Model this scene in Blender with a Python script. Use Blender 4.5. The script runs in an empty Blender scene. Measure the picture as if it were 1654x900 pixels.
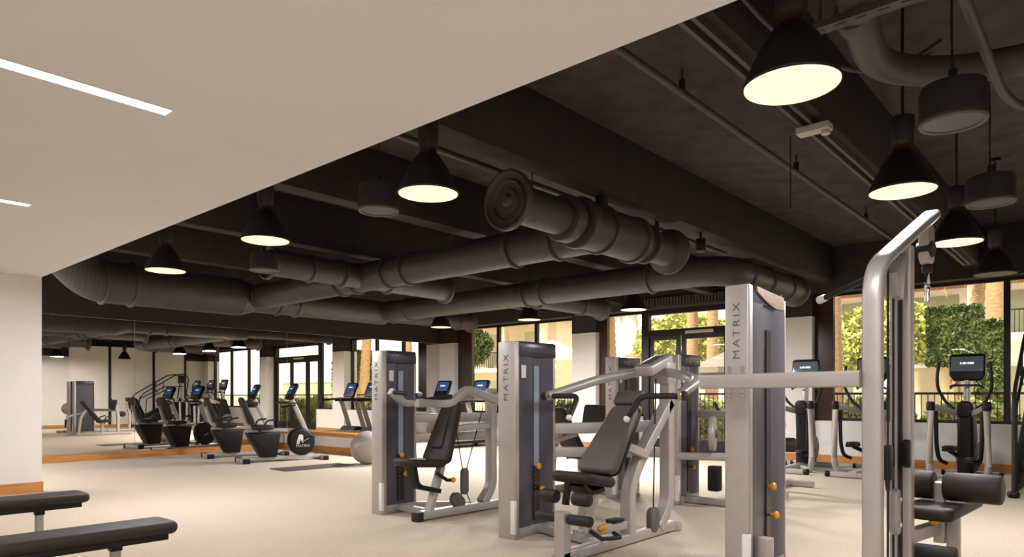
import bpy, bmesh, math, random
from mathutils import Vector, Matrix
random.seed(7)
SC = bpy.context.scene
COL = SC.collection
PI = math.pi

# ------------------------------------------------------------------ materials
def lin(c):
    out = []
    for v in c:
        v = v / 255.0
        out.append(v / 12.92 if v <= 0.04045 else ((v + 0.055) / 1.055) ** 2.4)
    return (out[0], out[1], out[2], 1.0)

def mat(name, col, rough=0.5, metal=0.0, noise=0.0, nscale=20.0, bump=0.0, bscale=60.0, emit=None, estr=0.0, spec=None, stretch=None):
    m = bpy.data.materials.new(name); m.use_nodes = True
    nt = m.node_tree; p = nt.nodes['Principled BSDF']
    c = lin(col)
    p.inputs['Base Color'].default_value = c
    p.inputs['Roughness'].default_value = rough
    p.inputs['Metallic'].default_value = metal
    if spec is not None: p.inputs['Specular IOR Level'].default_value = spec
    tc = nt.nodes.new('ShaderNodeTexCoord')
    src = tc.outputs['Object']
    if stretch:
        mp = nt.nodes.new('ShaderNodeMapping'); mp.inputs['Scale'].default_value = stretch
        nt.links.new(src, mp.inputs['Vector']); src = mp.outputs['Vector']
    if noise > 0:
        n = nt.nodes.new('ShaderNodeTexNoise'); n.inputs['Scale'].default_value = nscale; n.inputs['Detail'].default_value = 4
        nt.links.new(src, n.inputs['Vector'])
        r = nt.nodes.new('ShaderNodeValToRGB')
        r.color_ramp.elements[0].position = 0.3; r.color_ramp.elements[1].position = 0.7
        r.color_ramp.elements[0].color = tuple(max(0, v * (1 - noise)) for v in c[:3]) + (1,)
        r.color_ramp.elements[1].color = tuple(min(1, v * (1 + noise)) for v in c[:3]) + (1,)
        nt.links.new(n.outputs['Fac'], r.inputs['Fac']); nt.links.new(r.outputs['Color'], p.inputs['Base Color'])
    if bump > 0:
        n2 = nt.nodes.new('ShaderNodeTexNoise'); n2.inputs['Scale'].default_value = bscale; n2.inputs['Detail'].default_value = 3
        nt.links.new(src, n2.inputs['Vector'])
        b = nt.nodes.new('ShaderNodeBump'); b.inputs['Strength'].default_value = bump; b.inputs['Distance'].default_value = 0.02
        nt.links.new(n2.outputs['Fac'], b.inputs['Height']); nt.links.new(b.outputs['Normal'], p.inputs['Normal'])
    if emit:
        p.inputs['Emission Color'].default_value = lin(emit); p.inputs['Emission Strength'].default_value = estr
    return m

def wave_bump(m, scale, strength, axis='X', dist=0.01):
    nt = m.node_tree; p = nt.nodes['Principled BSDF']
    tc = nt.nodes.new('ShaderNodeTexCoord')
    w = nt.nodes.new('ShaderNodeTexWave'); w.bands_direction = axis; w.inputs['Scale'].default_value = scale
    nt.links.new(tc.outputs['Object'], w.inputs['Vector'])
    b = nt.nodes.new('ShaderNodeBump'); b.inputs['Strength'].default_value = strength; b.inputs['Distance'].default_value = dist
    nt.links.new(w.outputs['Fac'], b.inputs['Height']); nt.links.new(b.outputs['Normal'], p.inputs['Normal'])

M = {}
M['carpet'] = mat('beige_carpet', (194, 180, 159), 0.9, 0, 0.10, 38, 0.25, 260, spec=0.2)
M['white'] = mat('white_paint', (228, 222, 215), 0.75, 0, 0.015, 3, 0.02, 120, spec=0.25)
M['soffit'] = mat('soffit_paint', (224, 222, 222), 0.8, 0, 0.01, 2, 0.02, 90, spec=0.2)
M['black'] = mat('black_ceiling_paint', (52, 47, 44), 0.8, 0, 0.16, 4, 0.3, 22, spec=0.25)
M['slab'] = mat('dark_concrete', (76, 70, 67), 0.85, 0, 0.28, 3.5, 0.5, 14, spec=0.2)
M['duct'] = mat('black_duct_paint', (66, 61, 57), 0.48, 0, 0.08, 6)
M['ductx'] = mat('black_spiral_duct_x', (60, 56, 52), 0.5, 0, 0.08, 6); M['ducty'] = mat('black_spiral_duct_y', (60, 56, 52), 0.5, 0, 0.08, 6)
M['pipe'] = mat('dark_pipe_paint', (70, 64, 58), 0.55, 0, 0.12, 9)
M['wood'] = mat('oak_trim', (190, 130, 66), 0.45, 0, 0.22, 5, stretch=(0.5, 0.5, 14))
M['frame'] = mat('dark_bronze_frame', (34, 27, 22), 0.4, 0.3, 0.1, 8)
M['brownpanel'] = mat('brown_tinted_panel', (58, 38, 24), 0.18, 0, 0.3, 2.5)
M['silver'] = mat('champagne_silver_metal', (178, 171, 164), 0.38, 0.35, 0.04, 12)
M['chrome'] = mat('chrome', (225, 222, 218), 0.14, 1.0, 0.03, 20)
M['vinyl'] = mat('black_vinyl', (44, 36, 29), 0.55, 0, 0.10, 25, 0.06, 240, spec=0.32)
M['vinylgrey'] = mat('grey_vinyl', (84, 77, 71), 0.5, 0, 0.06, 25, 0.06, 240)
M['rubber'] = mat('black_rubber', (25, 23, 21), 0.6, 0, 0.12, 30, 0.08, 200)
M['plastic'] = mat('black_plastic', (17, 15, 14), 0.45, 0, 0.10, 15, spec=0.3)
M['shroud'] = mat('slate_shroud_plastic', (72, 71, 82), 0.34, 0, 0.06, 6)
M['shroudcap'] = mat('dark_cap_plastic', (56, 54, 66), 0.25, 0, 0.06, 9)
M['acrylicreflect'] = mat('acrylic_painted_reflection', (150, 160, 172), 0.2, 0, 0.08, 5)  # pale colour stands in for the bright reflection in the weight slot
M['slot'] = mat('dark_weight_slot', (24, 23, 27), 0.3, 0, 0.1, 9)
M['orange'] = mat('orange_plastic', (226, 150, 36), 0.35, 0, 0.06, 20)
M['marks'] = mat('weight_mark_paint', (150, 92, 34), 0.5, 0, 0.05, 20)
M['brass'] = mat('brass_ring', (200, 170, 90), 0.3, 0.8, 0.05, 20)
M['ink'] = mat('dark_lettering', (92, 86, 82), 0.5, 0, 0.05, 30)
M['paleink'] = mat('pale_lettering', (205, 200, 194), 0.5, 0, 0.05, 30)
M['capink'] = mat('raised_cap_lettering', (96, 92, 106), 0.3, 0, 0.05, 30)
M['paper'] = mat('white_placard', (225, 222, 216), 0.6, 0, 0.03, 30)
M['ball'] = mat('grey_exercise_ball', (158, 148, 138), 0.35, 0, 0.05, 10)
M['mat'] = mat('dark_exercise_mat', (82, 72, 64), 0.8, 0, 0.1, 40, 0.1, 200)
M['screen'] = mat('console_screen', (40, 66, 104), 0.15, 0, 0.15, 8, emit=(70, 110, 165), estr=0.25)
M['dimscreen'] = mat('dim_console_screen', (84, 92, 98), 0.15, 0, 0.1, 8, emit=(110, 122, 130), estr=0.12)
M['screentext'] = mat('screen_text', (220, 228, 240), 0.3, 0, 0.02, 9, emit=(220, 228, 240), estr=0.9)
M['lampshade'] = mat('black_lamp_shade', (20, 16, 13), 0.55, 0, 0.1, 9)
M['lampbronze'] = mat('bronze_lamp_collar', (62, 44, 28), 0.35, 0.6, 0.1, 15)
M['glow'] = mat('warm_lamp_diffuser', (255, 240, 200), 0.4, 0, 0.01, 9, emit=(255, 232, 178), estr=1.1)
M['led'] = mat('white_led_diffuser', (255, 255, 255), 0.4, 0, 0.01, 9, emit=(255, 250, 242), estr=2.2)
M['unlit'] = mat('unlit_lamp_diffuser', (120, 112, 98), 0.5, 0, 0.03, 9)
M['speaker'] = mat('black_speaker_shell', (40, 37, 35), 0.6, 0, 0.1, 12)
M['grille'] = mat('speaker_grille', (92, 86, 81), 0.6, 0, 0.15, 90)
M['paleplastic'] = mat('pale_plastic_box', (186, 180, 172), 0.45, 0, 0.06, 20)
M['mirror'] = mat('mirror_silver', (226, 222, 214), 0.0, 1.0, 0.003, 1)
M['curtain'] = mat('white_panel', (238, 232, 222), 0.8, 0, 0.02, 4)
M['tan'] = mat('woven_bronze_panel', (140, 118, 100), 0.4, 0.5, 0.4, 60)
M['paleglass'] = mat('pale_shutter', (158, 160, 138), 0.5, 0, 0.08, 4)
M['stucco'] = mat('white_stucco', (240, 236, 228), 0.85, 0, 0.04, 6, 0.1, 60)
M['creamstucco'] = mat('cream_stucco', (206, 190, 160), 0.85, 0, 0.05, 6, 0.1, 60)  # plain cream wall colour of the tan villa and garden wall
wave_bump(M['ductx'], 5.2, 0.35, 'X', 0.006); wave_bump(M['ducty'], 5.2, 0.35, 'Y', 0.006)
M['terracotta'] = mat('terracotta_tile', (186, 120, 88), 0.8, 0, 0.25, 12)
wave_bump(M['terracotta'], 8, 0.6, 'Y', 0.05)
M['paving'] = mat('outdoor_paving', (205, 198, 186), 0.85, 0, 0.12, 3, 0.15, 40)
M['leaf'] = mat('hedge_leaf', (72, 86, 34), 0.55, 0, 0.35, 6)
M['leafy'] = mat('yellow_green_leaf', (166, 166, 92), 0.55, 0, 0.3, 6)
M['palmleaf'] = mat('palm_leaf', (172, 172, 92), 0.5, 0, 0.3, 5)
M['trunk'] = mat('palm_trunk_bark', (160, 128, 96), 0.9, 0, 0.3, 8, 0.6, 30, stretch=(1, 1, 4))
M['canvas'] = mat('white_canvas', (244, 240, 232), 0.8, 0, 0.02, 10)
M['greycanvas'] = mat('grey_canvas', (120, 110, 102), 0.8, 0, 0.05, 10)
M['flower'] = mat('flower_petals', (150, 96, 160), 0.6, 0, 0.2, 10)

def glass_mat():
    m = bpy.data.materials.new('window_glass'); m.use_nodes = True
    nt = m.node_tree; nt.nodes.clear()
    out = nt.nodes.new('ShaderNodeOutputMaterial'); mix = nt.nodes.new('ShaderNodeMixShader')
    tr = nt.nodes.new('ShaderNodeBsdfTransparent'); tr.inputs['Color'].default_value = (0.95, 0.93, 0.85, 1)
    gl = nt.nodes.new('ShaderNodeBsdfGlossy'); gl.inputs['Roughness'].default_value = 0.0
    lw = nt.nodes.new('ShaderNodeLayerWeight'); lw.inputs['Blend'].default_value = 0.5
    pw = nt.nodes.new('ShaderNodeMath'); pw.operation = 'POWER'; pw.inputs[1].default_value = 5.0
    fr = nt.nodes.new('ShaderNodeMath'); fr.operation = 'MULTIPLY_ADD'; fr.inputs[1].default_value = 0.5; fr.inputs[2].default_value = 0.025
    nt.links.new(lw.outputs['Facing'], pw.inputs[0]); nt.links.new(pw.outputs[0], fr.inputs[0])
    nt.links.new(fr.outputs[0], mix.inputs[0]); nt.links.new(tr.outputs[0], mix.inputs[1]); nt.links.new(gl.outputs[0], mix.inputs[2])
    nt.links.new(mix.outputs[0], out.inputs['Surface'])
    return m
M['glass'] = glass_mat()

# ------------------------------------------------------------------ mesh builder
def rrect(w, h, r, n=4):
    r = min(r, w / 2 - 1e-5, h / 2 - 1e-5)
    pts = []
    for cx, cy, a0 in ((w/2-r, h/2-r, 0), (-w/2+r, h/2-r, PI/2), (-w/2+r, -h/2+r, PI), (w/2-r, -h/2+r, 1.5*PI)):
        for k in range(n + 1):
            a = a0 + PI / 2 * k / n
            pts.append((cx + r * math.cos(a), cy + r * math.sin(a)))
    return pts

def frame_m(o, x, y):
    x = Vector(x).normalized(); y = Vector(y); z = x.cross(y).normalized(); y = z.cross(x)
    m = Matrix((x, y, z)).transposed().to_4x4(); m.translation = Vector(o)
    return m

def fillet(path, r, n=6):
    path = [Vector(p) for p in path]
    if r <= 0 or len(path) < 3: return path
    out = [path[0]]
    for i in range(1, len(path) - 1):
        p, a, b = path[i], path[i-1], path[i+1]
        d1 = a - p; d2 = b - p
        k = min(r, d1.length * 0.48, d2.length * 0.48)
        s = p + d1.normalized() * k; e = p + d2.normalized() * k
        for j in range(n + 1):
            t = j / n
            out.append(s * (1-t)**2 + p * 2*t*(1-t) + e * t*t)
    out.append(path[-1])
    return out

class B:
    def __init__(s): s.bm = bmesh.new()
    def ring(s, pts): return [s.bm.verts.new(p) for p in pts]
    def skin(s, rings, closed=True, cap=True):
        n = len(rings[0])
        for a, b in zip(rings[:-1], rings[1:]):
            for i in range(n if closed else n - 1):
                j = (i + 1) % n
                s.bm.faces.new((a[i], a[j], b[j], b[i]))
        if cap:
            s.bm.faces.new(list(reversed(rings[0]))); s.bm.faces.new(rings[-1])
        return s
    def slab(s, outline, t, bev, m=None, seg=3):
        """outline CCW in XY, thickness t along Z (centred), rounded rim"""
        m = m or Matrix.Identity(4)
        n = len(outline); P = [Vector((p[0], p[1])) for p in outline]
        N = []
        for i in range(n):
            e = P[(i+1) % n] - P[i-1]
            N.append(Vector((e.y, -e.x)).normalized())
        prof = []
        bev = min(bev, t / 2 - 1e-4)
        if bev > 0:
            for k in range(seg + 1):
                a = PI / 2 * k / seg
                prof.append((bev * (1 - math.sin(a)), -t/2 + bev * (1 - math.cos(a))))
            prof += [(i, -z) for i, z in reversed(prof)]
        else: prof = [(0, -t/2), (0, t/2)]
        rings = []
        for inset, z in prof:
            rings.append(s.ring([m @ Vector((P[i].x - N[i].x * inset, P[i].y - N[i].y * inset, z)) for i in range(n)]))
        return s.skin(rings)
    def box(s, x0, x1, y0, y1, z0, z1, bev=0.0, m=None):
        T = Matrix.Translation(((x0+x1)/2, (y0+y1)/2, (z0+z1)/2))
        if m: T = m @ T
        w, h = abs(x1-x0), abs(y1-y0)
        if bev > 0: return s.slab(rrect(w, h, bev, 3), abs(z1-z0), bev * 0.8, T, 2)
        return s.slab([(w/2, -h/2), (w/2, h/2), (-w/2, h/2), (-w/2, -h/2)], abs(z1-z0), 0, T)
    def tube(s, path, r=0.03, prof=None, fil=0.0, n=12, up=(0, 0, 1), nf=6, cap=True):
        P = fillet(path, fil, nf)
        pr = prof if prof else [(r * math.cos(2*PI*k/n), r * math.sin(2*PI*k/n)) for k in range(n)]
        up = Vector(up); rings = []
        for i, p in enumerate(P):
            a = P[i] - P[i-1] if i > 0 else P[1] - P[0]
            b = P[i+1] - P[i] if i < len(P) - 1 else a
            t = (a.normalized() + b.normalized()).normalized()
            sd = t.cross(up)
            if sd.length < 1e-3: sd = t.cross(Vector((1, 0, 0))) if abs(t.x) < 0.9 else t.cross(Vector((0, 1, 0)))
            sd.normalize(); u = sd.cross(t)
            c = max(0.5, a.normalized().dot(t)) if i > 0 else 1
            rings.append(s.ring([p + sd * q[0] + u * q[1] for q in pr]))
        return s.skin(rings, True, cap)
    def bar(s, p, q, w, h, rad=0.012, up=(0, 0, 1), fil=0.0):
        path = p if q is None else [p, q]
        return s.tube(path, prof=rrect(w, h, rad, 3), fil=fil, up=up)
    def lathe(s, prof, m=None, n=24, cap=True):
        m = m or Matrix.Identity(4); rings = []
        for r, z in prof:
            r = max(r, 1e-4)
            rings.append(s.ring([m @ Vector((r*math.cos(2*PI*k/n), r*math.sin(2*PI*k/n), z)) for k in range(n)]))
        return s.skin(rings, True, cap)
    def cyl(s, a, b, r, n=20, bev=0.0):
        a = Vector(a); b = Vector(b); d = b - a; L = d.length
        q = d.to_track_quat('Z', 'Y').to_matrix().to_4x4(); q.translation = a
        if bev > 0:
            pf = [(r - bev, 0), (r - bev*0.3, bev*0.3), (r, bev), (r, L - bev), (r - bev*0.3, L - bev*0.3), (r - bev, L)]
        else: pf = [(r, 0), (r, L)]
        return s.lathe(pf, q, n)
    def ball(s, c, r, n=20, sz=1.0):
        pf = []
        for k in range(n // 2 + 1):
            a = -PI/2 + PI * k / (n // 2)
            pf.append((r * math.cos(a), r * sz * math.sin(a)))
        return s.lathe(pf, Matrix.Translation(c), n)

def rootloc(o):
    v = Vector((0, 0, 0))
    while o is not None:
        v += o.location; o = o.parent
    return v

def obj(name, b, m, parent=None, world=True, loc=None):
    bm = b.bm
    bmesh.ops.recalc_face_normals(bm, faces=bm.faces)
    for f in bm.faces: f.smooth = True
    for e in bm.edges:
        if len(e.link_faces) == 2 and e.calc_face_angle(0) > 0.6: e.smooth = False
    if parent is not None and world:
        bmesh.ops.translate(bm, verts=bm.verts, vec=-rootloc(parent))
    elif loc is not None:
        bmesh.ops.translate(bm, verts=bm.verts, vec=-Vector(loc))
    me = bpy.data.meshes.new(name); bm.to_mesh(me); bm.free()
    me.materials.append(m if not isinstance(m, str) else M[m])
    o = bpy.data.objects.new(name, me); COL.objects.link(o)
    if parent is not None: o.parent = parent
    elif loc is not None: o.location = loc
    return o

def thing(name, label, cat, loc=(0, 0, 0), rz=0.0, group=None):
    o = bpy.data.objects.new(name, None); COL.objects.link(o)
    o.location = loc; o.rotation_euler = (0, 0, rz); o.empty_display_size = 0.1
    return tag(o, label, cat, group)

def tag(o, label, cat, group=None, kind=None):
    o['label'] = label; o['category'] = cat
    if group: o['group'] = group
    if kind: o['kind'] = kind
    return o

def struct(name, b, m, parent=None, label=None):
    o = obj(name, b, m, parent)
    if parent is None: o['kind'] = 'structure'
    if label: o['label'] = label
    return o

def dup(root, loc, label, rz=None):
    r = root.copy(); COL.objects.link(r); r.location = loc; r['label'] = label
    if rz is not None: r.rotation_euler = (0, 0, rz)
    def rec(src, dst):
        for ch in list(src.children):
            c = ch.copy(); COL.objects.link(c); c.parent = dst
            rec(ch, c)
    rec(root, r)
    return r

def text(name, s, size, m, material, parent, depth=0.002, spacing=1.0, scale_x=1.0):
    cu = bpy.data.curves.new(name, 'FONT'); cu.body = s; cu.size = size; cu.extrude = depth
    cu.align_x = 'CENTER'; cu.align_y = 'CENTER'; cu.space_character = spacing
    cu.materials.append(M[material])
    tmp = bpy.data.objects.new(name + '_tmp', cu); COL.objects.link(tmp)
    me = bpy.data.meshes.new_from_object(tmp.evaluated_get(bpy.context.evaluated_depsgraph_get()))
    bpy.data.objects.remove(tmp); bpy.data.curves.remove(cu)
    me.name = name; me.materials.clear(); me.materials.append(M[material])
    o = bpy.data.objects.new(name, me); COL.objects.link(o)
    m = m @ Matrix.Diagonal((scale_x, 1, 1, 1))
    if parent is not None:
        o.parent = parent
        m = Matrix.Translation(-rootloc(parent)) @ m
    o.matrix_local = m
    return o

def tb(*a, **k): b = B(); b.tube(*a, **k); return b
def br(*a, **k): b = B(); b.bar(*a, **k); return b
def bx(*a, **k): b = B(); b.box(*a, **k); return b
def cy(*a, **k): b = B(); b.cyl(*a, **k); return b

# ------------------------------------------------------------------ the room
WY, WX = 15.85, 14.8          # mirror wall, window plane
SZ, TOP, DAT = 2.98, 4.3, 2.96
struct('floor', bx(-4.2, 15.0, -6.2, 16.2, -0.2, 0), 'carpet')
struct('ceiling', bx(-4.2, 15.0, -6.2, 16.2, TOP, TOP + 0.3), 'slab')
struct('ceiling_soffit', bx(-4.2, 2.75, -6.2, WY - 0.006, SZ, TOP - 0.002), 'soffit')
struct('wall_left', bx(-4.2, 2.75, 11.16, 11.34, 0, SZ - 0.001), 'white')
struct('wall_back', bx(-4.2, 15.0, WY, 16.2, 0, DAT), 'white')
struct('wall_back_bulkhead', bx(-4.2, 15.0, WY - 0.005, 16.2, DAT, TOP - 0.002), 'black')
struct('wall_far_left', bx(-4.4, -4.2, -6.2, 16.2, 0, TOP), 'white')
struct('wall_behind', bx(-4.2, 7.5, -6.4, -6.2, 0, TOP), 'white')
struct('wall_right_return', bx(7.3, 7.5, -6.2, -0.6, 0, DAT), 'white')
struct('wall_right_return_upper', bx(7.3, 7.5, -6.2, -0.6, DAT, TOP - 0.002), 'black')
struct('wall_right', bx(7.5, 15.0, -0.8, -0.6, 0, DAT), 'white')
struct('wall_right_upper', bx(7.5, 15.0, -0.82, -0.595, DAT, TOP - 0.002), 'black')
# bowed white panel screen on the right wall (seen in the mirror)
b = B(); pts = []
x0, x1, bow = 8.9, 13.6, 0.42
for k in range(33):
    u = k / 32; pts.append((x0 + (x1 - x0) * u, -0.59 + bow * math.sin(PI * u) ** 0.75))
sc = thing('panel_screen', 'bowed white floor-to-ceiling panel screen with black seams, seen in the mirror', 'screen', (11.2, -0.59, 0))
r0 = b.ring([(p[0], p[1], 0.13) for p in pts] + [(x1, -0.595, 0.13), (x0, -0.595, 0.13)])
r1 = b.ring([(p[0], p[1], 3.42) for p in pts] + [(x1, -0.595, 3.42), (x0, -0.595, 3.42)])
b.skin([r0, r1]); obj('panel', b, 'curtain', sc)
for sx in (10.3, 12.05, 13.55):
    u = (sx - x0) / (x1 - x0); yy = -0.59 + bow * max(0.0, math.sin(PI * u)) ** 0.75
    obj('mullion', bx(sx - 0.05, sx + 0.05, max(yy - 0.03, -0.594), yy + 0.025, 0.13, 3.42), 'frame', sc)
b = B()
r0 = b.ring([(p[0], p[1] + 0.015, 0.0) for p in pts] + [(x1, -0.595, 0.0), (x0, -0.595, 0.0)])
r1 = b.ring([(p[0], p[1] + 0.015, 0.13) for p in pts] + [(x1, -0.595, 0.13), (x0, -0.595, 0.13)])
b.skin([r0, r1]); obj('plinth', b, 'wood', sc, )
# oak baseboards
struct('baseboard_left', bx(-4.2, 2.765, 11.14, 11.16, 0, 0.145), 'wood')
struct('baseboard_back', bx(-4.2, 9.1, WY - 0.03, WY, 0, 0.145), 'wood')
struct('baseboard_back_far', bx(9.4, 14.45, WY - 0.03, WY, 0, 0.145), 'wood')
struct('baseboard_right', bx(7.5, 8.88, -0.6, -0.58, 0, 0.145), 'wood')
# mirrors
mx = [2.0 + 0.75, 5.6, 9.2, 12.8, 14.42]
mlab = ['leftmost tall mirror panel on the far wall, behind the white wall end', 'tall mirror panel on the far wall reflecting white screen and bikes',
        'tall mirror panel on the far wall behind the treadmills', 'narrow last mirror panel in the far wall corner beside the windows']
for i in range(4):
    o = obj('mirror_panel', bx(mx[i] + 0.004, mx[i+1] - 0.004, WY - 0.014, WY - 0.001, 0.15, DAT - 0.01), 'mirror', None, loc=(mx[i], WY, 0.15))
    tag(o, mlab[i], 'mirror', 'mirror panels on the far wall')
# low partition in front of the treadmills
lw = thing('low_partition', 'low white partition wall with oak cap and oak base, beside the grey ball', 'partition', (9.2, 13.2, 0))
obj('partition_core', bx(9.12, 9.42, 10.7, WY - 0.035, 0, 0.39), 'white', lw)
obj('cap', bx(9.08, 9.46, 10.66, WY - 0.035, 0.39, 0.475, bev=0.008), 'wood', lw)
obj('base_trim', bx(9.1, 9.12, 10.68, WY - 0.035, 0, 0.15), 'wood', lw)
# window wall
def pier(n, y0, y1, xf=14.45):
    struct('wall_pier_%d' % n, bx(xf, 15.0, y0, y1, 0, DAT), 'white')
    struct('wall_pier_upper_%d' % n, bx(xf - 0.005, 15.0, y0 - 0.003, y1 + 0.003, DAT, 3.42), 'black')
    struct('baseboard_pier_%d' % n, bx(xf - 0.02, xf, y0 - 0.02, y1, 0, 0.145), 'wood')
pier(1, 15.2, WY); pier(2, 9.98, 10.72); pier(3, 4.66, 5.25); pier(4, -0.6, -0.2)
struct('wall_window_header', bx(14.4, 15.0, -0.8, 16.2, 3.42, TOP - 0.002), 'black')
def sill(n, y0, y1):
    struct('wall_sill_%d' % n, bx(14.55, 15.0, y0, y1, 0, 0.83), 'white')
    struct('baseboard_sill_%d' % n, bx(14.53, 14.55, y0, y1, 0, 0.145), 'wood')
sill(1, 10.72, 15.2); sill(2, 8.75, 9.98); sill(3, -0.2, 4.66)
def window(n, y0, y1, z0, z1, mull=(), rails=(), fw=0.06):
    t = bpy.data.objects.new('window_%d' % n, None); COL.objects.link(t); t.location = (WX, (y0+y1)/2, z0); t['kind'] = 'structure'
    b = B()
    b.box(WX-0.05, WX+0.05, y0, y0+fw, z0, z1); b.box(WX-0.05, WX+0.05, y1-fw, y1, z0, z1)
    b.box(WX-0.05, WX+0.05, y0, y1, z0, z0+fw); b.box(WX-0.05, WX+0.05, y0, y1, z1-fw, z1)
    obj('frame', b, 'frame', t)
    for y in mull: obj('mullion', bx(WX-0.05, WX+0.05, y-0.05, y+0.05, z0+fw, z1-fw), 'frame', t)
    ys = [y0+fw] + [v for y in sorted(mull) for v in (y-0.05, y+0.05)] + [y1-fw]
    for i in range(0, len(ys), 2):
        obj('pane', bx(WX-0.004, WX+0.004, ys[i], ys[i+1], z0+fw, z1-fw), 'glass', t)
    return t
window(1, 10.72, 15.2, 0.83, 3.42, (12.2, 13.65))
struct('trim_1', bx(14.62, 14.74, 14.6, 15.2, 0.83, 3.42), 'brownpanel')
window(2, 8.75, 9.98, 0.83, 3.42)
struct('trim_2', bx(14.62, 14.74, 9.74, 9.98, 0.83, 3.42), 'brownpanel')
window(3, -0.2, 4.66, 0.83, 3.42, (1.46, 3.05))
struct('trim_3', bx(14.62, 14.74, 4.3, 4.66, 0.83, 3.42), 'brownpanel')
# glazed double door
d = bpy.data.objects.new('door_1', None); COL.objects.link(d); d.location = (WX, 7.0, 0); d['kind'] = 'structure'
b = B()
b.box(WX-0.07, WX+0.07, 5.25, 5.4, 0, 3.42); b.box(WX-0.07, WX+0.07, 8.6, 8.75, 0, 3.42); b.box(WX-0.07, WX+0.07, 5.4, 8.6, 2.78, 2.93); b.box(WX-0.07, WX+0.07, 5.4, 8.6, 3.3, 3.42)
obj('door_frame', b, 'frame', d)
obj('transom_pane', bx(WX-0.004, WX+0.004, 5.4, 8.6, 2.93, 3.3), 'glass', d)
for y0, y1 in ((5.4, 6.58), (6.58, 7.74), (7.78, 8.6)):
    b = B(); f = 0.1
    b.box(WX-0.03, WX+0.03, y0, y0+f, 0.02, 2.78); b.box(WX-0.03, WX+0.03, y1-f, y1, 0.02, 2.78)
    b.box(WX-0.03, WX+0.03, y0+f, y1-f, 0.02, 0.3); b.box(WX-0.03, WX+0.03, y0+f, y1-f, 2.68, 2.78)
    lf = obj('door_leaf', b, 'frame', d)
    obj('pane', bx(WX-0.004, WX+0.004, y0+f, y1-f, 0.3, 2.68), 'glass', lf)
obj('door_closer', bx(WX-0.13, WX-0.07, 6.9, 7.6, 2.8, 2.87, bev=0.01), 'paleplastic', d)
# ribbed louvre above the door
v = thing('louvre', 'dark ribbed ventilation louvre above the glass door', 'vent', (14.38, 7.0, 3.35))
obj('grille', bx(14.34, 14.398, 5.3, 8.7, 3.44, 3.66), 'frame', v)
b = B()
for k in range(44):
    y = 5.36 + k * 0.077; b.box(14.32, 14.342, y, y + 0.04, 3.46, 3.64)
obj('ribs', b, 'pipe', v)

# ceiling beams of the dark bay
for i, y in enumerate((1.79, 4.235, 6.68, 9.12, 11.56, 14.0)):
    struct('ceiling_beam_%d' % (i + 1), bx(2.76, 14.39, y, y + 0.24, 3.6, TOP - 0.002, bev=0.004), 'black')

# ------------------------------------------------------------------ lights in the soffit
def area(name, loc, sx, sy, power, col, rot=(0, 0, 0), spread=None):
    l = bpy.data.lights.new(name, 'AREA'); l.shape = 'RECTANGLE'; l.size = sx; l.size_y = sy; l.energy = power; l.color = col
    if spread: l.spread = spread
    o = bpy.data.objects.new(name, l); COL.objects.link(o); o.location = loc; o.rotation_euler = rot
    return o
LEDP = 4
def led(x0, x1, y, label, k=1.0):
    t = thing('led_strip_light', label, 'light', ((x0+x1)/2, y, SZ), 0, 'recessed strip lights in the white soffit')
    obj('diffuser', bx(x0, x1, y-0.05, y+0.05, SZ-0.006, SZ-0.001), 'led', t)
    b = B(); b.box(x0-0.004, x1+0.004, y-0.056, y-0.051, SZ-0.008, SZ-0.001); b.box(x0-0.004, x1+0.004, y+0.051, y+0.056, SZ-0.008, SZ-0.001)
    obj('trim_frame', b, 'white', t)
    area('led_strip_lamp', ((x0+x1)/2, y, SZ-0.012), x1-x0, 0.1, k * LEDP * (x1-x0), (0.95, 0.96, 1.06))
led(-1.5, 1.64, 4.12, 'nearest long white recessed strip light in the pale soffit')
led(-1.5, 1.64, 7.02, 'short-looking farther white recessed strip light at the left frame edge')
for y in (-4.5, -1.7, 1.2): led(-2.5, 1.64, y, 'added unseen strip light in the soffit behind the camera', 4.6)  # unseen strips added behind the camera to lift soffit and machine brightness
led(-1.5, 1.64, 9.9, 'added unseen strip light in the soffit near the white wall', 0.4)  # extra strip added out of frame as fill
led(-1.5, 2.3, 12.8, 'added unseen strip light in the soffit behind the white wall', 9.0)  # added out of sight to brighten the far floor by the mirror
led(-1.5, 2.3, 14.9, 'added unseen strip light in the soffit beside the mirror wall', 9.0)  # second hidden strip added for the dim far floor

# ------------------------------------------------------------------ pendants
LZ = 2.85
def make_pendant():
    t = thing('pendant_lamp', '', 'lamp', (0, 0, LZ), 0, 'black cone pendant lamps')
    b = B(); b.lathe([(0.228, 0.0), (0.232, 0.012), (0.2, 0.09), (0.145, 0.2), (0.088, 0.285), (0.07, 0.3), (0.066, 0.3), (0.085, 0.28), (0.14, 0.19), (0.195, 0.085), (0.225, 0.004)], None, 40, cap=False)
    b.bm.verts.ensure_lookup_table()
    obj('shade', b, 'lampshade', t, world=False)
    b = B(); b.lathe([(0.07, 0.296), (0.062, 0.34), (0.07, 0.36)], None, 28); obj('collar', b, 'lampbronze', t, world=False)
    b = B(); b.lathe([(0.07, 0.36), (0.075, 0.37), (0.08, 0.54), (0.078, 0.555), (0.03, 0.56)], None, 28); obj('socket_cup', b, 'lampshade', t, world=False)
    obj('hanging_rod', cy((0, 0, 0.555), (0, 0, TOP - LZ - 0.002), 0.011), 'lampshade', t, world=False)
    b = B(); b.lathe([(0.06, TOP-LZ-0.04), (0.06, TOP-LZ-0.002)], None, 20); obj('canopy', b, 'lampshade', t, world=False)
    b = B(); b.lathe([(0.222, 0.003), (0.222, 0.014)], None, 40); obj('diffuser', b, 'glow', t, world=False)
    return t
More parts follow.
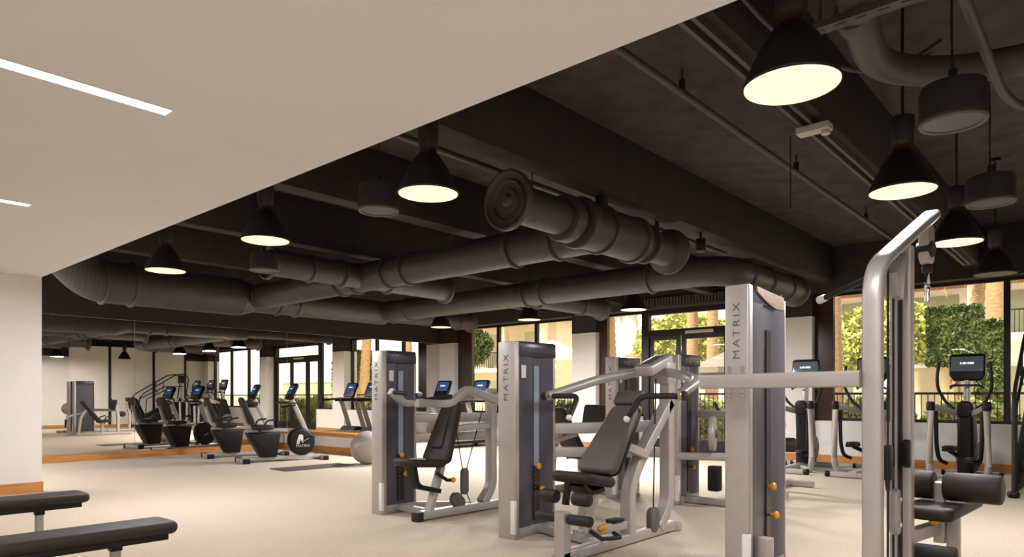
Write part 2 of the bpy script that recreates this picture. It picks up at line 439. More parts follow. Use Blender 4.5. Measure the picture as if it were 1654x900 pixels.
pend = [(3.42, 1.2, 'largest lit black cone pendant, nearest the camera at the top right'),
        (5.73, 1.2, 'lit black cone pendant to the right, above the chrome hook'),
        (8.0, 1.2, 'smaller lit black cone pendant just right of the cable arm tip'),
        (3.43, 3.89, 'lit black cone pendant left of the round duct end cap'),
        (3.40, 6.25, 'lit black cone pendant over the far small duct end, second from the soffit corner'),
        (3.41, 8.66, 'lit black cone pendant nearest the white wall corner'),
        (10.44, 6.4, 'small distant lit pendant near the glass door transom'),
        (10.25, 11.2, 'tiny distant lit pendant hanging before the far corner pier'),
        (10.42, 8.79, 'tiny distant lit pendant below the duct, over the far windows')]
p0 = None
for (x, y, lab), pw_ in zip(pend, (24, 50, 82, 18, 25, 95, 210, 300, 170)):
    if p0 is None:
        p0 = make_pendant(); p0.location = (x, y, LZ); p0['label'] = lab
    else: dup(p0, (x, y, LZ), lab)
    l = bpy.data.lights.new('pendant_bulb', 'AREA'); l.shape = 'DISK'; l.size = 0.40; l.energy = pw_; l.color = (0.97, 0.945, 0.97)
    o = bpy.data.objects.new('pendant_bulb', l); COL.objects.link(o); o.location = (x, y, LZ - 0.001)
un = dup(p0, (10.4, 1.15, LZ), 'unlit dark cone pendant at the far right above the garden window')
for ch in un.children:
    if ch.name.startswith('diffuser'):
        ch.data = ch.data.copy(); ch.data.materials[0] = M['unlit']

# ------------------------------------------------------------------ ducts
DZ = 3.23
def duct(name, label, loc): return thing(name, label, 'duct', loc)
def run(parent, path, r, name='duct_run', fil=0.0, n=28, nf=8): return obj(name, tb(path, r=r, fil=fil, n=n, nf=nf), ('ductx' if len(path) > 3 or abs(path[-1][0] - path[0][0]) > abs(path[-1][1] - path[0][1]) else 'ducty'), parent)
def collar(parent, p, ax, r, w=0.05):
    d = Vector(ax).normalized() * w / 2; p = Vector(p)
    r += 0.012
    return obj('collar', cy(p - d, p + d, r, 32, 0.015), 'duct', parent)
def flange_end(parent, p, ax, r0, r1, depth=0.14):
    """flared diffuser end with recessed concentric rings"""
    q = Vector(ax).to_track_quat('Z', 'Y').to_matrix().to_4x4(); q.translation = Vector(p)
    b = B(); b.lathe([(r0, -depth), (r0 + 0.01, -depth*0.6), (r1, -0.05), (r1, -0.005), (r1*0.93, 0), (r1*0.86, -0.03), (r1*0.72, -0.045), (r1*0.66, -0.015), (r1*0.6, -0.045), (r1*0.42, -0.05), (r1*0.36, -0.02), (r1*0.22, -0.02), (r1*0.12, 0.01), (0.001, 0.012)], q, 36)
    return obj('diffuser_end', b, 'duct', parent)
# main run along the mirror wall
d1 = duct('air_duct', 'large dark round duct along the far wall bulkhead with an elbow at left', (6, 12.6, DZ))
run(d1, [(3.13, 12.6, 4.29), (3.13, 12.6, 3.9), (3.8, 12.6, DZ), (6.3, 12.6, DZ)], 0.355, 'duct_run', fil=0.25)
for x in (5.2, 8.4, 11.2): obj('hanger_rod', cy((x, 12.6, DZ + 0.15), (x, 12.6, TOP - 0.002), 0.008, 8), 'pipe', d1)
collar(d1, (3.95, 12.6, DZ), (1, 0, 0), 0.375); collar(d1, (4.4, 12.6, DZ), (1, 0, 0), 0.375)
b = B(); b.lathe([(0.355, 0), (0.27, 0.28)], frame_m((6.3, 12.6, DZ), (0, 1, 0), (0, 0, 1)), 28); obj('reducer', b, 'duct', d1)
run(d1, [(6.58, 12.6, DZ), (9.75, 12.6, DZ)], 0.265); run(d1, [(9.75, 12.6, DZ), (12.5, 12.6, DZ)], 0.19)
for x in (7.1, 7.5): collar(d1, (x, 12.6, DZ), (1, 0, 0), 0.285)
for x in (10.05, 12.1): collar(d1, (x, 12.6, DZ), (1, 0, 0), 0.21)
flange_end(d1, (12.6, 12.6, DZ), (1, 0, 0), 0.19, 0.25)
# first cross run toward the camera, ending in a near T
d2 = duct('air_duct', 'dark round duct running from the far duct to the near diffuser with ringed end cap', (6.6, 8, DZ))
run(d2, [(6.6, 12.35, DZ), (6.6, 4.62, DZ)], 0.225)
for y in (12.2, 9.6, 9.2, 8.35, 7.9, 5.8, 5.1): collar(d2, (6.6, y, DZ), (0, 1, 0), 0.245)
run(d2, [(5.02, 4.43, DZ), (8.0, 4.43, DZ)], 0.19, 'branch_run')
run(d2, [(6.05, 4.43, DZ), (7.2, 4.43, DZ)], 0.258, 'tee_body')
collar(d2, (5.85, 4.43, DZ), (1, 0, 0), 0.235, 0.16); collar(d2, (6.08, 4.43, DZ), (1, 0, 0), 0.272, 0.08); collar(d2, (6.5, 4.43, DZ), (1, 0, 0), 0.272, 0.05); collar(d2, (7.2, 4.43, DZ), (1, 0, 0), 0.272, 0.08)
collar(d2, (7.5, 4.43, DZ), (1, 0, 0), 0.23, 0.06)
flange_end(d2, (4.9, 4.43, DZ), (-1, 0, 0), 0.19, 0.295, 0.22)
flange_end(d2, (8.13, 4.43, DZ), (1, 0, 0), 0.19, 0.295, 0.22)
run(d2, [(4.98, 9.0, DZ), (8.25, 9.0, DZ)], 0.19, 'branch_run'); collar(d2, (5.6, 9.0, DZ), (1, 0, 0), 0.205); collar(d2, (6.15, 9.0, DZ), (1, 0, 0), 0.215); collar(d2, (7.05, 9.0, DZ), (1, 0, 0), 0.215)
flange_end(d2, (4.9, 9.0, DZ), (-1, 0, 0), 0.19, 0.25); flange_end(d2, (8.35, 9.0, DZ), (1, 0, 0), 0.19, 0.25)
for p in ((5.3, 4.43), (7.75, 4.43), (6.6, 7.0)): obj('hanger_rod', cy((p[0], p[1], DZ + 0.18), (p[0], p[1], TOP - 0.002 if p[1] > 4.5 else 3.6), 0.008, 8), 'pipe', d2)
# second cross run, elbow toward the windows
d4 = duct('air_duct', 'dark round duct passing behind the tall weight tower with an elbow toward the windows', (9.7, 8, DZ))
run(d4, [(9.7, 12.4, DZ), (9.7, 4.4, DZ), (12.6, 4.4, DZ)], 0.225, fil=0.55)
for y in (12.2, 11.6, 8.2, 7.8, 5.6): collar(d4, (9.7, y, DZ), (0, 1, 0), 0.245)
for x in (10.4, 11.2, 12.1): collar(d4, (x, 4.4, DZ), (1, 0, 0), 0.245)
flange_end(d4, (12.7, 4.4, DZ), (1, 0, 0), 0.225, 0.28)
run(d4, [(9.7, 8.4, DZ), (12.3, 8.4, DZ)], 0.19, 'branch_run'); collar(d4, (10.2, 8.4, DZ), (1, 0, 0), 0.215); collar(d4, (11.6, 8.4, DZ), (1, 0, 0), 0.215)
flange_end(d4, (12.4, 8.4, DZ), (1, 0, 0), 0.19, 0.26)
for p in ((9.7, 6.2), (9.7, 10.2), (11.0, 4.4)): obj('hanger_rod', cy((p[0], p[1], DZ + 0.2), (p[0], p[1], TOP - 0.002 if p[1] > 4.5 else 3.6), 0.008, 8), 'pipe', d4)

# ------------------------------------------------------------------ conduits, channels and small ceiling fittings
def conduit(y, z, x0, x1, r, label, hang=()):
    t = thing('conduit_pipe', label, 'pipe', ((x0+x1)/2, y, z), 0, 'dark conduits under the black ceiling')
    obj('conduit_tube', cy((x0, y, z), (x1, y, z), r, 14), 'pipe', t)
    for x in hang:
        obj('hanger', cy((x, y, z + r), (x, y, TOP - 0.002), 0.012, 8), 'pipe', t)
        obj('coupling', cy((x, y, z + r), (x, y, z + 0.12), 0.03, 12), 'rubber', t)
conduit(2.96, 4.08, 2.78, 14.3, 0.034, 'long dark conduit crossing the ceiling left of the nearest pendant', (5.66, 8.6, 11.7))
conduit(7.65, 3.95, 2.78, 12.4, 0.05, 'dark conduit crossing the ceiling behind the second lit pendant from the soffit corner', (3.6, 8.0))
conduit(10.0, 3.8, 2.78, 12.0, 0.04, 'dark conduit crossing high behind the pendant nearest the white wall', (4.5, 9.0))
conduit(5.4, 3.95, 2.78, 12.0, 0.035, 'dark conduit crossing behind the pendant beside the duct end cap', (4.0, 9.5))
t = thing('lighting_track', 'dark double track rail under the beam carrying the pale junction box', 'track', (6, 1.62, 3.57))
b = B(); b.box(2.8, 13.8, 1.86, 1.89, 3.555, 3.598); b.box(2.8, 13.8, 1.94, 1.97, 3.555, 3.598); obj('rail', b, 'pipe', t)
jb = thing('junction_box', 'pale plastic junction box clipped under the ceiling track', 'box', (5.85, 1.9, 3.5))
mb = Matrix.Translation((5.85, 1.9, 3.525))
obj('box_body', bx(-0.06, 0.06, -0.16, 0.1, -0.028, 0.028, bev=0.008, m=mb), 'paleplastic', jb)
obj('sensor_head', cy((5.85, 1.78, 3.5), (5.85, 1.78, 3.46), 0.035, 16, 0.006), 'paleplastic', jb)
obj('drop_wire', cy((5.82, 2.05, 3.5), (5.82, 2.05, 2.9), 0.006, 8), 'rubber', jb)
t = thing('waste_pipe', 'thick dark bent drain pipe under the ceiling at the top right', 'pipe', (5.4, 1.2, 3.75))
obj('pipe_run', tb([(3.0, 0.86, 3.62), (3.75, 1.02, 3.61), (4.52, 1.18, 3.6), (5.2, 1.25, 3.6), (5.63, 0.89, 3.6), (5.77, 0.28, 3.6), (5.9, -0.5, 3.6)], r=0.1, fil=0.4, n=24), 'pipe', t)
obj('coupling', cy((4.34, 1.168, 3.602), (4.48, 1.178, 3.6), 0.112, 24, 0.01), 'pipe', t)
t = thing('slotted_channel', 'slotted dark steel strut channel hanging above the drain pipe', 'channel', (4.165, 0.5, 3.47))
b = B(); b.box(4.12, 4.21, -0.4, 1.37, 3.455, 3.495); obj('channel', b, 'pipe', t)
b = B()
for k in range(1, 16): b.box(4.15, 4.18, -0.45 + k*0.115, -0.39 + k*0.115, 3.451, 3.456)
obj('slots', b, 'slot', t)
for y in (0.1, 1.3): obj('threaded_rod', cy((4.165, y, 3.495), (4.165, y, TOP - 0.002), 0.01, 8), 'pipe', t)
t = thing('bent_conduit', 'thin dark bent conduit at the top right frame corner', 'pipe', (5.7, 0.6, 3.395))
obj('conduit_tube', tb([(3.4, 0.6, 3.395), (5.7, 0.59, 3.395), (6.13, 0.51, 3.395), (6.35, -0.5, 3.395)], r=0.03, fil=0.2, n=14), 'pipe', t)
t = thing('loose_cable', 'loose dark cable drooping behind the nearest pendant', 'cable', (5, 1.8, 3.9))
obj('cable_run', tb([(3.3, 1.72, 3.9), (4.05, 1.7, 3.72), (4.7, 1.66, 3.7), (5.3, 1.55, 3.74), (6.0, 1.36, 3.86), (6.6, 1.1, 4.28)], r=0.014, fil=0.3, n=8), 'pipe', t)
obj('cable_run', tb([(3.3, 1.74, 3.86), (4.2, 1.73, 3.77), (4.9, 1.69, 3.75), (5.7, 1.5, 3.8), (6.8, 1.2, 4.28)], r=0.009, fil=0.3, n=8), 'pipe', t)
def make_speaker():
    t = thing('pendant_speaker', '', 'speaker', (0, 0, 3.0), 0, 'cylindrical pendant speakers')
    b = B(); b.lathe([(0.175, 0.02), (0.183, 0.03), (0.183, 0.2), (0.174, 0.235), (0.09, 0.265), (0.03, 0.27)], None, 32); obj('shell', b, 'speaker', t, world=False)
    b = B(); b.lathe([(0.16, 0.008), (0.178, 0.0), (0.186, 0.012), (0.18, 0.025)], None, 32, cap=False); obj('rim', b, 'grille', t, world=False)
    b = B(); b.lathe([(0.162, 0.012), (0.162, 0.02)], None, 32); obj('grille', b, 'grille', t, world=False)
    obj('safety_cable', tb([(0, 0, 0.28), (0.02, 0.01, 0.5), (-0.03, 0.0, 0.85), (0.03, 0.02, 1.1), (0, 0, TOP - 3.0 - 0.002)], r=0.008, fil=0.1, n=8), 'rubber', t, world=False)
    obj('swivel', cy((0, 0, 0.265), (0, 0, 0.34), 0.025, 12), 'rubber', t, world=False)
    return t
sp = make_speaker(); sp.location = (4.94, 0.76, 3.0); sp['label'] = 'nearest black cylindrical pendant speaker, under the bent drain pipe'
dup(sp, (7.21, 0.83, 3.0), 'black cylindrical pendant speaker at the right, beside the garden window pendants')
dup(sp, (3.83, 5.02, 3.0), 'black cylindrical pendant speaker just left of the duct end cap pendant')
dup(sp, (4.63, 8.55, 3.0), 'distant black cylindrical pendant speaker behind the second lit pendant from the soffit corner')
def spot_can(x, y, z, lab):
    t = thing('ceiling_spot', lab, 'spotlight', (x, y, z), 0, 'small black ceiling spots')
    obj('can', cy((x, y, z), (x, y, z + 0.17), 0.07, 18, 0.01), 'lampshade', t)
    obj('bracket', cy((x, y, z + 0.17), (x, y, 3.602), 0.018, 8), 'lampshade', t)
    obj('lens', cy((x, y, z - 0.012), (x, y, z), 0.055, 18), 'grille', t)
spot_can(8.82, 4.33, 3.34, 'small black spotlight under the beam, right of the near diffuser duct')
spot_can(6.39, 4.33, 3.4, 'small black spotlight under the beam, behind the near diffuser duct')

# ------------------------------------------------------------------ gym machines
def tower(t, X0, Y0, W, D, H, letters=0.62, lz=1.5, lsize=0.078, window=True, curved=False, small=True):
    f = Y0
    obj('tower_post', bx(X0, X0 + 0.075, Y0, Y0 + D, 0.0, H, bev=0.015), 'silver', t)
    obj('post_foot_plate', bx(X0 - 0.004, X0 + 0.03, Y0 - 0.004, Y0 + 0.05, 0.05, 0.36, bev=0.004), 'paper', t)
    obj('rear_post', bx(X0 + W - 0.035, X0 + W, Y0 + 0.03, Y0 + D, 0.0, H - 0.04, bev=0.01), 'silver', t)
    # shroud: three vertical facets with rounded edges
    wx = W - 0.09
    ol = [(X0 + 0.07, f + D - 0.03), (X0 + 0.07, f + 0.035), (X0 + 0.085, f + 0.02), (X0 + 0.075 + wx*0.3, f + 0.012), (X0 + 0.075 + wx*0.36, f + 0.03), (X0 + 0.075 + wx*0.62, f + 0.03), (X0 + 0.075 + wx*0.68, f + 0.012), (X0 + W - 0.05, f + 0.02), (X0 + W - 0.035, f + 0.035), (X0 + W - 0.035, f + D - 0.03)]
    b = B(); r0 = b.ring([(x, y, 0.1) for x, y in ol]); r1 = b.ring([(x, y, H - 0.12) for x, y in ol]); b.skin([r0, r1])
    obj('shroud', b, 'shroud', t)
    if not curved:
        cap = obj('tower_cap', bx(X0 + 0.07, X0 + W - 0.02, Y0 - 0.004, Y0 + D - 0.02, H - 0.14, H + 0.005, bev=0.025), 'shroudcap', t)
        text('cap_lettering', 'MATRIX', 0.075, frame_m((X0 + W*0.53, Y0 - 0.005, H - 0.075), (1, 0, 0), (0, 0, 1)), 'capink', cap, 0.002, 1.2)
    cxw = X0 + 0.075 + wx*0.49
    if window:
        obj('weight_window', bx(cxw - 0.035, cxw + 0.035, f + 0.024, f + 0.032, 0.66, H - 0.22), 'acrylicreflect', t)  # upper slot strip, its bright reflection painted in
    sl = obj('weight_slot', bx(cxw - 0.045, cxw + 0.045, f + 0.022, f + 0.034, 0.14, 0.66 if window else H - 0.3), 'slot', t)
    b = B()
    for k in range(11): b.box(cxw - 0.03, cxw - 0.012, f + 0.018, f + 0.023, 0.17 + k*0.04, 0.18 + k*0.04)
    obj('weight_marks', b, 'marks', sl)
    for z, dx in ((0.66, -0.02), (0.44, 0.035)):
        b = B(); b.lathe([(0.008, 0), (0.014, 0.02), (0.026, 0.03), (0.03, 0.045), (0.02, 0.058), (0.004, 0.06)], frame_m((cxw + dx, f + 0.02, z), (1, 0, 0), (0, 0, 1)), 16)
        obj('selector_knob', b, 'orange', t)
    if not curved: obj('placard', bx(X0 + 0.11, X0 + 0.17, f + 0.004, f + 0.014, H - 0.34, H - 0.22), 'paper', t)
    obj('tower_base', bx(X0 + 0.05, X0 + W, Y0 + 0.03, Y0 + D - 0.02, 0.0, 0.1, bev=0.01), 'silver', t)
    text('lettering', 'MATRIX', lsize, frame_m((X0 - 0.0006, Y0 + D*0.5, lz), (0, 0, 1), (0, 1, 0)), 'ink', t, 0.0015, 1.35, 1.25)

def padm(p, q, width, th, side=(0, 1, 0), taper=1.0, rad=0.06, bev=0.03):
    """upholstered pad from p to q, width along side; returns builder"""
    p = Vector(p); q = Vector(q); x = (q - p); L = x.length
    m = frame_m((p + q) / 2, x, side)
    w0, w1 = width / 2, width * taper / 2
    base = rrect(L, 2.0, 0.001, 1)
    ol = []
    for cx, sy, a0 in ((1, 1, 0), (-1, 1, PI/2), (-1, -1, PI), (1, -1, 1.5*PI)):
        hw = w1 if cx > 0 else w0
        for k in range(6):
            a = a0 + PI/2 * k / 5
            ol.append((cx * (L/2 - rad) + rad * math.cos(a), sy * (hw - rad) + rad * math.sin(a)))
    b = B(); b.slab(ol, th, bev, m, 4); return b

# --- shoulder press
S = thing('shoulder_press_machine', 'silver seated shoulder press with dark weight tower, leftmost of the near machines', 'gym machine', (4.72, 6.13, 0))
tower(S, 4.72, 6.13, 0.53, 0.19, 1.84)
y = 5.55
obj('base_beam', br((4.78, y, 0.06), (6.08, y - 0.04, 0.06), 0.1, 0.09), 'silver', S)
obj('foot_cap', bx(4.7, 4.79, y - 0.055, y + 0.055, 0.0, 0.1, bev=0.012), 'rubber', S)
obj('link_beam', br((5.0, 6.2, 0.06), (4.98, y + 0.03, 0.06), 0.08, 0.07), 'silver', S)
obj('rear_link_beam', br((5.2, 6.2, 0.06), (5.8, y + 0.03, 0.06), 0.08, 0.07), 'silver', S)
obj('seat_post', br((4.9, y, 0.08), (5.08, y, 0.56), 0.09, 0.07), 'silver', S)
obj('seat', padm((4.5, y, 0.645), (5.06, y, 0.6), 0.36, 0.085, rad=0.12, bev=0.038), 'vinyl', S)
obj('seat_bracket', br([(4.66, y, 0.6), (4.7, y, 0.38), (5.02, y, 0.3)], None, 0.14, 0.05, fil=0.08), 'plastic', S)
obj('seat_lever', tb([(4.98, y - 0.04, 0.5), (5.06, y - 0.12, 0.42), (5.1, y - 0.14, 0.42)], r=0.02), 'plastic', S)
b = B(); b.ball((5.12, y - 0.15, 0.42), 0.03); obj('adjuster_knob', b, 'orange', S)
obj('backrest', padm((5.0, y, 0.6), (5.27, y, 1.28), 0.42, 0.09, taper=0.68, rad=0.07, bev=0.04), 'vinyl', S)
obj('back_inset', padm((5.02, y, 0.76), (5.16, y, 1.11), 0.17, 0.045, taper=0.7, rad=0.03, bev=0.018), 'vinyl', S)
obj('back_support', br([(5.22, y, 0.95), (5.5, y, 0.98), (5.88, y, 0.98)], None, 0.07, 0.07, fil=0.1), 'silver', S)
obj('upright', br([(5.72, y, 0.09), (5.88, y, 0.26), (5.88, y, 1.42)], None, 0.1, 0.11, up=(0, 1, 0), fil=0.14), 'silver', S)
obj('cross_beam', br((5.22, 6.22, 0.83), (5.88, y + 0.04, 0.87), 0.06, 0.1), 'silver', S)
obj('cross_beam', br((5.22, 6.22, 1.07), (5.88, y + 0.04, 1.08), 0.06, 0.1), 'silver', S)
obj('pivot_axle', cy((5.88, y - 0.28, 1.33), (5.88, y + 0.3, 1.33), 0.05, 20, 0.008), 'silver', S)
near = obj('press_arm', br([(4.42, 5.18, 1.26), (4.86, 5.18, 1.25), (5.16, 5.22, 1.41), (5.92, 5.28, 1.21)], None, 0.07, 0.08, fil=0.08), 'silver', S)
far = obj('press_arm', br([(4.7, 5.95, 1.385), (4.9, 5.95, 1.24), (5.2, 5.92, 1.27), (5.9, 5.84, 1.33)], None, 0.07, 0.075, fil=0.08), 'silver', S)
obj('grip', tb([(4.44, 5.2, 1.28), (4.46, 5.25, 1.335), (4.6, 5.34, 1.335)], r=0.026, fil=0.04), 'rubber', near)
obj('grip', tb([(4.52, 5.18, 1.29), (4.9, 5.2, 1.325)], r=0.024), 'rubber', near)
obj('grip', tb([(4.72, 5.94, 1.37), (4.78, 5.78, 1.36)], r=0.024), 'rubber', far)
b = B(); b.ball((4.6, 5.35, 1.345), 0.03); obj('grip_end', b, 'paper', near)
for k, (a, c) in enumerate((((5.72, 5.53, 1.2), (5.45, 5.53, 0.5)), ((5.3, 5.53, 0.9), (5.39, 5.53, 0.5)), ((5.37, 5.53, 0.24), (5.38, 5.53, 0.1)), ((5.45, 5.53, 0.24), (5.52, 5.53, 0.1)))):
    obj('cable', cy(a, c, 0.006, 8), 'rubber', S)
pm = frame_m((5.41, 5.52, 0.37), (0, 0, 1), (1, 0, 0))
b = B(); b.slab(rrect(0.3, 0.1, 0.048, 6), 0.05, 0.01, pm); pl = obj('pulley_plate', b, 'ink', S)
b = B(); b.slab(rrect(0.22, 0.15, 0.07, 6), 0.06, 0.012, frame_m((5.3, 5.52, 0.16), (1, 0, -0.9), (0.9, 0, 1))); obj('pulley_cover', b, 'ink', S)

# --- incline chest press
P = thing('chest_press_machine', 'silver incline chest press with dark weight tower in the middle foreground', 'gym machine', (4.72, 4.16, 0))
tower(P, 4.72, 4.16, 0.65, 0.21, 1.84)
y = 3.3
obj('base_beam', br((4.28, y, 0.055), (6.1, y, 0.055), 0.1, 0.09), 'silver', P)
obj('foot_pad', cy((6.13, y, 0.0), (6.13, y, 0.09), 0.08, 20, 0.015), 'silver', P)
obj('link_beam', br((5.15, 4.24, 0.05), (4.95, y + 0.03, 0.05), 0.08, 0.07), 'silver', P)
obj('front_post', br((4.32, y, 0.0), (4.32, y, 0.41), 0.1, 0.1, up=(0, 1, 0)), 'silver', P)
obj('foot_roller', cy((4.32, y + 0.06, 0.36), (4.32, y + 0.26, 0.36), 0.04, 20, 0.014), 'rubber', P)
obj('foot_roller', cy((4.32, y - 0.06, 0.36), (4.32, y - 0.28, 0.36), 0.042, 20, 0.014), 'rubber', P)
obj('mid_beam', br((4.5, y, 0.2), (5.3, y, 0.18), 0.07, 0.08), 'silver', P)
obj('step_pad', bx(5.0, 5.16, y - 0.05, y + 0.05, 0.225, 0.255, bev=0.008), 'rubber', P)
obj('pedal', tb([(4.62, y - 0.06, 0.22), (4.62, y - 0.17, 0.17), (4.86, y - 0.2, 0.15), (4.9, y - 0.1, 0.17)], r=0.018, fil=0.03), 'rubber', P)
b = B(); b.ball((4.72, y - 0.1, 0.235), 0.035); obj('pedal_knob', b, 'orange', P)
b = B(); b.lathe([(0.055, 0), (0.06, 0.1), (0.075, 0.12), (0.07, 0.2), (0.09, 0.24), (0.085, 0.32), (0.06, 0.36)], frame_m((4.62, y, 0.2), (0.985, 0, -0.17), (0, 1, 0)), 20); obj('seat_post', b, 'silver', P)
obj('seat', padm((4.36, y, 0.69), (4.86, y, 0.6), 0.4, 0.09, rad=0.12, bev=0.042), 'vinyl', P)
obj('seat_bracket', br([(4.5, y, 0.62), (4.62, y, 0.53), (4.8, y, 0.55)], None, 0.16, 0.05, fil=0.05), 'plastic', P)
for s in (-1, 1): obj('leg_pad', cy((4.36, y + s*0.08, 0.52), (4.36, y + s*0.24, 0.52), 0.055, 20, 0.02), 'vinyl', P)
obj('leg_pad_post', br((4.4, y, 0.66), (4.36, y, 0.46), 0.05, 0.05, up=(0, 1, 0)), 'plastic', P)
obj('backrest', padm((4.77, y, 0.68), (5.27, y, 1.235), 0.40, 0.085, taper=0.72, rad=0.08, bev=0.04), 'vinylgrey', P)
obj('back_shell', padm((4.83, y, 0.66), (5.33, y, 1.215), 0.38, 0.05, taper=0.72, rad=0.08, bev=0.02), 'plastic', P)
obj('headrest', padm((5.275, y, 1.25), (5.36, y, 1.37), 0.29, 0.08, rad=0.03, bev=0.03), 'vinylgrey', P)
obj('incline_frame', br([(5.29, y, 0.06), (5.29, y, 0.52), (5.5, y, 0.78), (6.02, y, 1.27)], None, 0.1, 0.11, up=(0, 1, 0), fil=0.16), 'silver', P)
obj('back_bracket', br((5.12, y - 0.05, 0.9), (5.5, y - 0.05, 0.79), 0.08, 0.08), 'silver', P)
obj('upright', br([(5.8, y, 0.07), (6.0, y, 0.27), (6.0, y, 1.6)], None, 0.11, 0.11, up=(0, 1, 0), fil=0.16), 'silver', P)
obj('cross_beam', br((5.34, 4.28, 0.77), (5.98, y + 0.05, 0.78), 0.06, 0.1), 'silver', P)
obj('cross_beam', br((5.34, 4.28, 1.0), (5.98, y + 0.05, 1.04), 0.06, 0.11), 'silver', P)
b = B(); b.slab(rrect(0.46, 0.2, 0.05, 5), 0.1, 0.02, frame_m((5.84, y + 0.05, 1.63), (1, 0, 0.32), (0, 1, 0))); b.box(5.9, 6.08, y - 0.06, y + 0.1, 1.45, 1.66, bev=0.02)
pv = obj('pivot_housing', b, 'silver', P)
b = B(); b.box(-0.14, 0.14, -0.05, 0.05, 0.046, 0.056, m=frame_m((5.84, y + 0.05, 1.63), (1, 0, 0.32), (0, 1, 0))); obj('pivot_cover', b, 'ink', pv)
near = obj('press_arm', tb([(5.92, y - 0.06, 1.56), (5.72, 2.94, 1.51), (5.46, 2.7, 1.46), (4.97, 2.64, 1.33)], r=0.044, fil=0.14, n=16), 'silver', P)
far = obj('press_arm', tb([(5.8, y + 0.14, 1.57), (5.5, 3.72, 1.5), (4.95, 3.95, 1.33)], r=0.044, fil=0.16, n=16), 'silver', P)
for a, yy, s in ((near, 2.64, 1), (far, 3.95, -1)):
    obj('grip', tb([(4.97, yy, 1.33), (4.97, yy + s*0.33, 1.33), (4.8, yy + s*0.36, 1.15)], r=0.025, fil=0.07), 'rubber', a)
    b = B(); b.ball((4.795, yy + s*0.362, 1.143), 0.028); obj('grip_end', b, 'paper', a)
    0 if s < 0 else obj('arm_ring', cy((4.97, yy - s*0.057, 1.33), (4.97, yy - s*0.045, 1.33), 0.0455, 18), 'brass', a)
    obj('arm_cap', cy((4.97, yy - s*0.075, 1.33), (4.97, yy - s*0.055, 1.33), 0.04, 18, 0.006), 'rubber', a)
obj('cable', cy((5.75, y - 0.02, 1.5), (5.7, y - 0.02, 0.2), 0.007, 8), 'rubber', P)
b = B(); b.slab(rrect(0.24, 0.16, 0.078, 6), 0.06, 0.012, frame_m((5.68, y - 0.03, 0.17), (0, 0, 1), (1, 0, 0))); obj('pulley_cover', b, 'ink', P)

# --- lat pulldown
L = thing('lat_pulldown_machine', 'tall silver lat pulldown with bent top arm, right foreground', 'gym machine', (4.67, 1.93, 0))
tower(L, 4.67, 1.93, 0.79, 0.18, 2.12, lz=1.79, lsize=0.072, window=False, curved=True)
# curved woven top panel of the tall tower
b = B(); pts = []
for k in range(13):
    u = k / 12; pts.append((4.75 + 0.6*u, 2.1 - 0.14 * math.sin(PI * (0.25 + 0.5*u)) * (1 if u > 0 else 1)))
r0 = b.ring([(x, 1.95, 2.12 - 0.08 * math.sin(PI * k / 12)) for k, (x, _) in enumerate(pts)] + [(5.35, 1.95, 2.0 - 0.0), (4.75, 1.95, 2.0)])
r1 = b.ring([(x, 2.09, 2.12 - 0.08 * math.sin(PI * k / 12)) for k, (x, _) in enumerate(pts)] + [(5.35, 2.09, 2.0), (4.75, 2.09, 2.0)])
b.skin([r0, r1]); obj('tower_cap', b, 'shroudcap', L)
b = B(); ol = []
for k in range(13):
    u = k / 12; ol.append((4.84 + 0.52*u, 2.12 - 0.03*u))
for k in range(13):
    u = 1 - k / 12; ol.append((4.84 + 0.52*u, 2.085 - 0.095 * math.sin(PI * min(1, u*0.62 + 0.0)) - 0.0))
r0 = b.ring([(x, 1.938, z) for x, z in ol]); r1 = b.ring([(x, 1.948, z) for x, z in ol]); b.skin([r0, r1]); obj('woven_panel', b, 'tan', L)
obj('post_bracket', bx(4.81, 4.9, 1.84, 1.925, 0.1, 0.32, bev=0.01), 'silver', L)
A0 = Vector((4.5, 1.1, 0)); T0 = Vector((5.68, 1.0, 2.64)); dirx = Vector((T0.x - A0.x, T0.y - A0.y, 0)).normalized(); sidev = Vector((-dirx.y, dirx.x, 0))
obj('main_column', br([(4.5, 1.1, 0.0), (4.5, 1.1, 2.1), (5.66, 1.0, 2.63)], None, 0.066, 0.118, up=tuple(sidev), rad=0.028, fil=0.2), 'silver', L)
Bp = A0 + dirx * 0.53
colb = obj('second_column', br((Bp.x, Bp.y, 0.0), (Bp.x, Bp.y, 2.3), 0.08, 0.13, up=tuple(sidev), rad=0.015), 'silver', L)
obj('column_groove', br((Bp.x - dirx.x*0.04 - sidev.x*0.0, Bp.y - dirx.y*0.04, 0.02), (Bp.x - dirx.x*0.04, Bp.y - dirx.y*0.04, 2.25), 0.008, 0.03, up=tuple(sidev), rad=0.004), 'slot', colb)
obj('cross_beam', br((4.54, 2.22, 1.43), (4.47, 1.16, 1.435), 0.06, 0.1, rad=0.012), 'silver', L)
b = B()
for yy in (1.97, 2.07):
    for z in (1.33, 1.36, 1.5, 1.53): b.cyl((4.672, yy, z), (4.655, yy, z), 0.012, 10)
obj('bolts', b, 'chrome', L)
gm = frame_m((Bp - dirx*0.16) + Vector((0, 0, 2.12)), tuple(dirx), (0, 0, 1))
b = B(); b.slab([(0.1, 0.12), (0.0, 0.1), (-0.1, -0.02), (-0.06, -0.16), (0.02, -0.18), (0.06, -0.02)], 0.1, 0.008, gm); obj('gusset_plate', b, 'silver', L)
tip = A0 + dirx * 1.05
b = B(); b.slab(rrect(0.14, 0.28, 0.06, 5), 0.07, 0.012, frame_m(tip + Vector((0, 0, 2.40)), tuple(dirx), (0, 0, 1))); pu = obj('pulley_bracket', b, 'silver', L)
